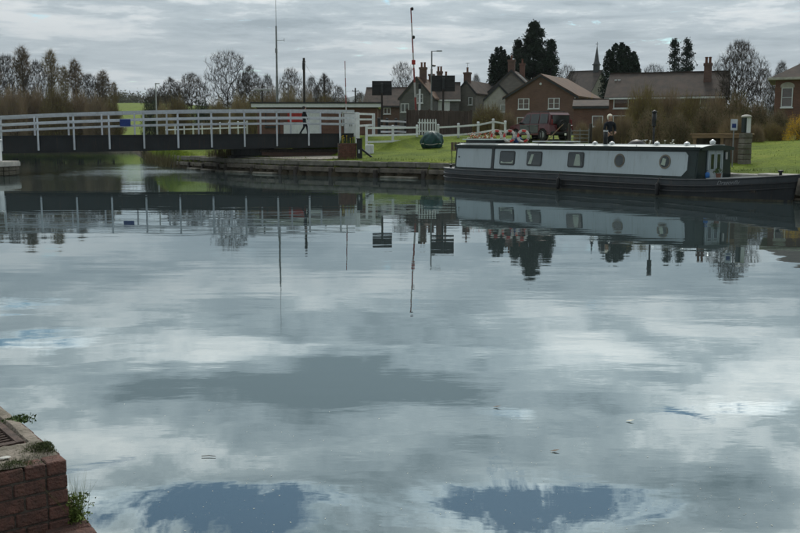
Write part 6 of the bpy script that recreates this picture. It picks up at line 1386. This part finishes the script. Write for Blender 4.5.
# ------------------------------------------------------------------ foreground brick pier
def pier():
    zt = .50; c0 = gnd(67, 457.5, zt); e = (gnd(6, 409.5, zt) - c0).normalized(); f = Vector((-e.y, e.x, 0)); f = -f if f.x > 0 else f   # e: away along the canal side, f: along the front to the left
    ang = math.atan2(-f.y, -f.x)                            # local +x points right along the front, +y away
    t = thing('brick_pier', 'weathered red brick pier with rough concrete top in the near corner', 'pier', (c0.x, c0.y, 0), ang); rng = random.Random(14); course = .0765; bl = .222
    toloc = lambda p: Matrix.Rotation(-ang, 3, 'Z') @ (p - Vector((c0.x, c0.y, 0)))
    m = MB(); m.rbox(-2.0, -.006, .005, 2.2, -.8, zt - .03); m.build('core', M['mortar'], t)
    for c in range(11):
        z1 = zt - .004 - c * course; x = 0.0; k = 0
        while x > -1.3:
            ln = (.108 + rng.uniform(-.004, .004)) if (c % 2 == 0 or k == 0) and not (c % 2 == 0 and k in (2, 3)) else bl + rng.uniform(-.006, .006)
            if c % 2 == 1 and k == 1: ln = .16
            m = MB(); m.bev((x - ln / 2, .05 + rng.uniform(-.006, .004), z1 - course / 2), (ln - .009 + rng.uniform(-.002, .002), .11, course - .010 + rng.uniform(-.002, .002)), .005, rng.uniform(-.01, .01)); m.build('brick', M['pier_brick'], t); x -= ln; k += 1
        y = .112                                            # canal side
        while y < 2.0:
            ln = bl if (c + int(y * 9)) % 2 else .105; m = MB(); m.bev((-.05 + rng.uniform(-.004, .004), y + ln / 2, z1 - course / 2), (.11, ln - .010, course - .011), .005); m.build('brick', M['pier_brick'], t); y += ln
    # concrete top, uneven, leaving the corner bricks bare; hollow where the grating sits
    gc = toloc(gnd(27.5, 443, zt)); G0, G1, GY0 = -2.0, gc.x, gc.y
    bm = bmesh.new(); nx_, ny_ = 90, 90; grid = {}
    for j in range(ny_ + 1):
        for i in range(nx_ + 1):
            x = -2.0 + 1.99 * i / nx_; y = .012 + 2.1 * j / ny_; z = zt + .010 + .008 * math.sin(x * 9 + y * 4) * math.sin(y * 11) + rng.uniform(-.004, .004)
            edge = min(-x, y); z -= .02 * max(0, 1 - edge / .05) ** 2
            cw = max(0, min(1, (.22 + x) / .05 + .0)) * max(0, min(1, (.14 - y) / .05)); z = z * (1 - cw) + (zt - .02) * cw
            if x < G1 and y > GY0: z -= .04
            grid[i, j] = bm.verts.new((x, y, z))
    for j in range(ny_):
        for i in range(nx_): bm.faces.new((grid[i, j], grid[i + 1, j], grid[i + 1, j + 1], grid[i, j + 1]))
    me = bpy.data.meshes.new('concrete_top'); bm.to_mesh(me); bm.free(); me.materials.append(M['concrete']); link('concrete_top', me, t)
    tg = thing('drain_grating', 'rusty iron grating let into the top of the brick pier', 'grating', (c0.x, c0.y, zt), ang); fr = MB(); fr.rbox(G1 - .05, G1 - .012, GY0 + .015, 1.75, -.028, .010); fr.build('frame', M['rust'], tg); fr = MB(); fr.rbox(G0 + .6, G1 - .05, GY0 + .015, GY0 + .055, -.028, .008); fr.build('frame', M['rust'], tg)
    for k in range(34): m = MB(); y = GY0 + .08 + k * .043; m.bev((G1 - .05 - .085, y, -.012), (.165, .017, .024), .003); m.build('bar', M['rust'], tg)
    m = MB(); m.rbox(G1 - .25, G1 - .22, GY0 + .056, 1.75, -.028, .006); m.build('inner_bar', M['rust'], tg)
    m = MB(); m.bev((G1 - .255 - .4, GY0 + .056 + .8, -.010), (.8, 1.58, .02), .004); m.build('plate', M['concrete'], tg)
    # moss patches, weeds
    def weed(name, label, x, y, z, n, rad, hh, mt, seed, flat=False, cat='plant'):
        nr = np.random.default_rng(seed); tw = thing(name, label, cat, t.location + Matrix.Rotation(ang, 3, 'Z') @ Vector((x, y, z)), ang); c = np.stack([nr.normal(0, rad, n), nr.normal(0, rad * .8, n), nr.uniform(0, hh * .5, n)], 1)
        if flat: c[:, 2] = nr.uniform(-.004, .012, n) + .02 * np.exp(-(c[:, 0] ** 2 + c[:, 1] ** 2) / (rad * rad))
        if flat: c = c[(c[:, 0] + x < -.012) & (c[:, 1] + y > .0)]; n = len(c)
        V, F_ = leaf_soup(c, nr.uniform(.5, 1.3, n) * (.009 if flat else .026), nr); link('leaves', rawmesh('leaves', V, F_, M[mt]), tw)
        d = nr.normal(0, .22, (n // 4, 3)); d[:, 2] = 1; c2 = c[:n // 4] * np.array([1, 1, 0]) if flat else np.stack([nr.normal(0, rad * .6, n // 4), nr.normal(0, rad * .5, n // 4), np.zeros(n // 4)], 1); V, F_ = tri_soup(c2, d, np.full(n // 4, .003), nr.uniform(.3, 1, n // 4) * (.03 if flat else hh), nr); stuff(link('stems', rawmesh('stems', V, F_, M[mt]), tw))
    L1_ = toloc(gnd(47, 449, zt)); L2_ = toloc(gnd(27, 418, zt)); L3_ = toloc(gnd(3, 464, zt))
    weed('moss_cushion', 'green moss cushion on the pier\'s right hand corner', L1_.x, L1_.y, zt + .006, 2600, .052, .03, 'moss', 1, True, 'moss')
    weed('weed_tuft', 'small dark green weed on the pier\'s far edge', L2_.x - .05, L2_.y, zt - .01, 300, .04, .05, 'leaf_green', 2)
    weed('moss_cushion', 'thin mossy fringe along the pier\'s front top edge', L3_.x + .02, .02, zt - .004, 1600, .06, .02, 'moss', 3, True, 'moss')
    weed('weed_clump', 'yellow green weeds growing at the foot of the pier', .035, .03, .14, 520, .035, .30, 'weed', 4)
    LS = toloc(gnd(5, 460, zt))
    m = MB(); m.lathe([(.001, 0), (.024, .001), (.02, .004), (.004, .005)], (0, 0, 0), 12); o = m.build('lichen_spot', M['lichen'], t); o.location = (LS.x, LS.y, zt + .012); o.scale = (1.2, .8, 1)
    # brick ledge of the bank at its foot
    A_ = gnd(72, 500, .15); B_ = gnd(98, 533, .15); dd = (B_ - A_).normalized(); n_ = Vector((dd.y, -dd.x, 0)); n_ = n_ if n_.x < 0 else -n_
    t2 = thing('brick_ledge', 'low red brick ledge at the foot of the pier', 'ledge', (A_.x, A_.y, 0), math.atan2(dd.y, dd.x)); sg = 1 if (Matrix.Rotation(-math.atan2(dd.y, dd.x), 3, 'Z') @ n_).y > 0 else -1
    m = MB(); m.rbox(-.5, 1.6, min(sg * .02, sg * .9), max(sg * .02, sg * .9), -.6, .11); m.build('core', M['mortar'], t2)
    for k in range(18):
        m = MB(); m.bev((-.45 + k * .113, sg * .11, .112), (.103, .225, .075), .008, rng.uniform(-.02, .02)); m.build('brick', M['pier_brick'], t2)
pier()

# ------------------------------------------------------------------ bits floating on the water
def floating():
    rng = random.Random(33)
    for px, py, lb in ((555, 451, 'small dark leaf floating in the open water'), (209, 456.5, 'thin twig floating left of the centre'), (497, 407, 'tiny dark leaf floating beyond the open water'), (630, 421, 'pale fleck of leaf floating at the right')):
        p = gnd(px, py, .004); 
        if 'twig' in lb: m = MB(); m.path([(-.05, 0, .003), (0, .008, .005), (.045, -.004, .003)], [.0025, .003, .002], 5)
        else: m = MB(); m.add([(-.035, 0, .002), (0, -.016, .006), (.035, 0, .012), (0, .016, .005)], [(0, 1, 2), (0, 2, 3)])
        o = m.build('floating_twig' if 'twig' in lb else 'floating_leaf', M['brown_wood'] if 'pale' not in lb else M['curtain']); o.location = p; tag(o, lb, 'twig' if 'twig' in lb else 'leaf')
    n = 420; nr = np.random.default_rng(4); pts = []
    while len(pts) < n:
        px, py = rng.uniform(75, 800), rng.uniform(395, 533) 
        if rng.random() < (py - 380) / 160: g = gnd(px, py, .003); pts.append((g.x, g.y, .003))
    C = np.array(pts); V, F_ = leaf_soup(C, nr.uniform(.004, .014, n), nr); V[:, 2] = .0015 + .002 * nr.random(len(V)); tag(stuff(link('surface_specks', rawmesh('surface_specks', V, F_, M['curtain']))), 'fine pale specks drifting on the near water', 'debris')
floating()

# ------------------------------------------------------------------ air
def haze():
    m = bpy.data.materials.new('haze'); m.use_nodes = True; nt = m.node_tree; nt.nodes.remove(nt.nodes['Principled BSDF'])
    v = nt.nodes.new('ShaderNodeVolumePrincipled'); v.inputs['Color'].default_value = (.80, .88, .95, 1); v.inputs['Density'].default_value = 8e-5; v.inputs['Anisotropy'].default_value = .2
    nt.links.new(v.outputs[0], nt.nodes['Material Output'].inputs['Volume'])
    b = MB(); b.rbox(-7300, 7300, -80, 9400, -6, 330); tag(stuff(b.build('haze', m)), 'thin pale haze filling the air over the whole view', 'haze')
haze()
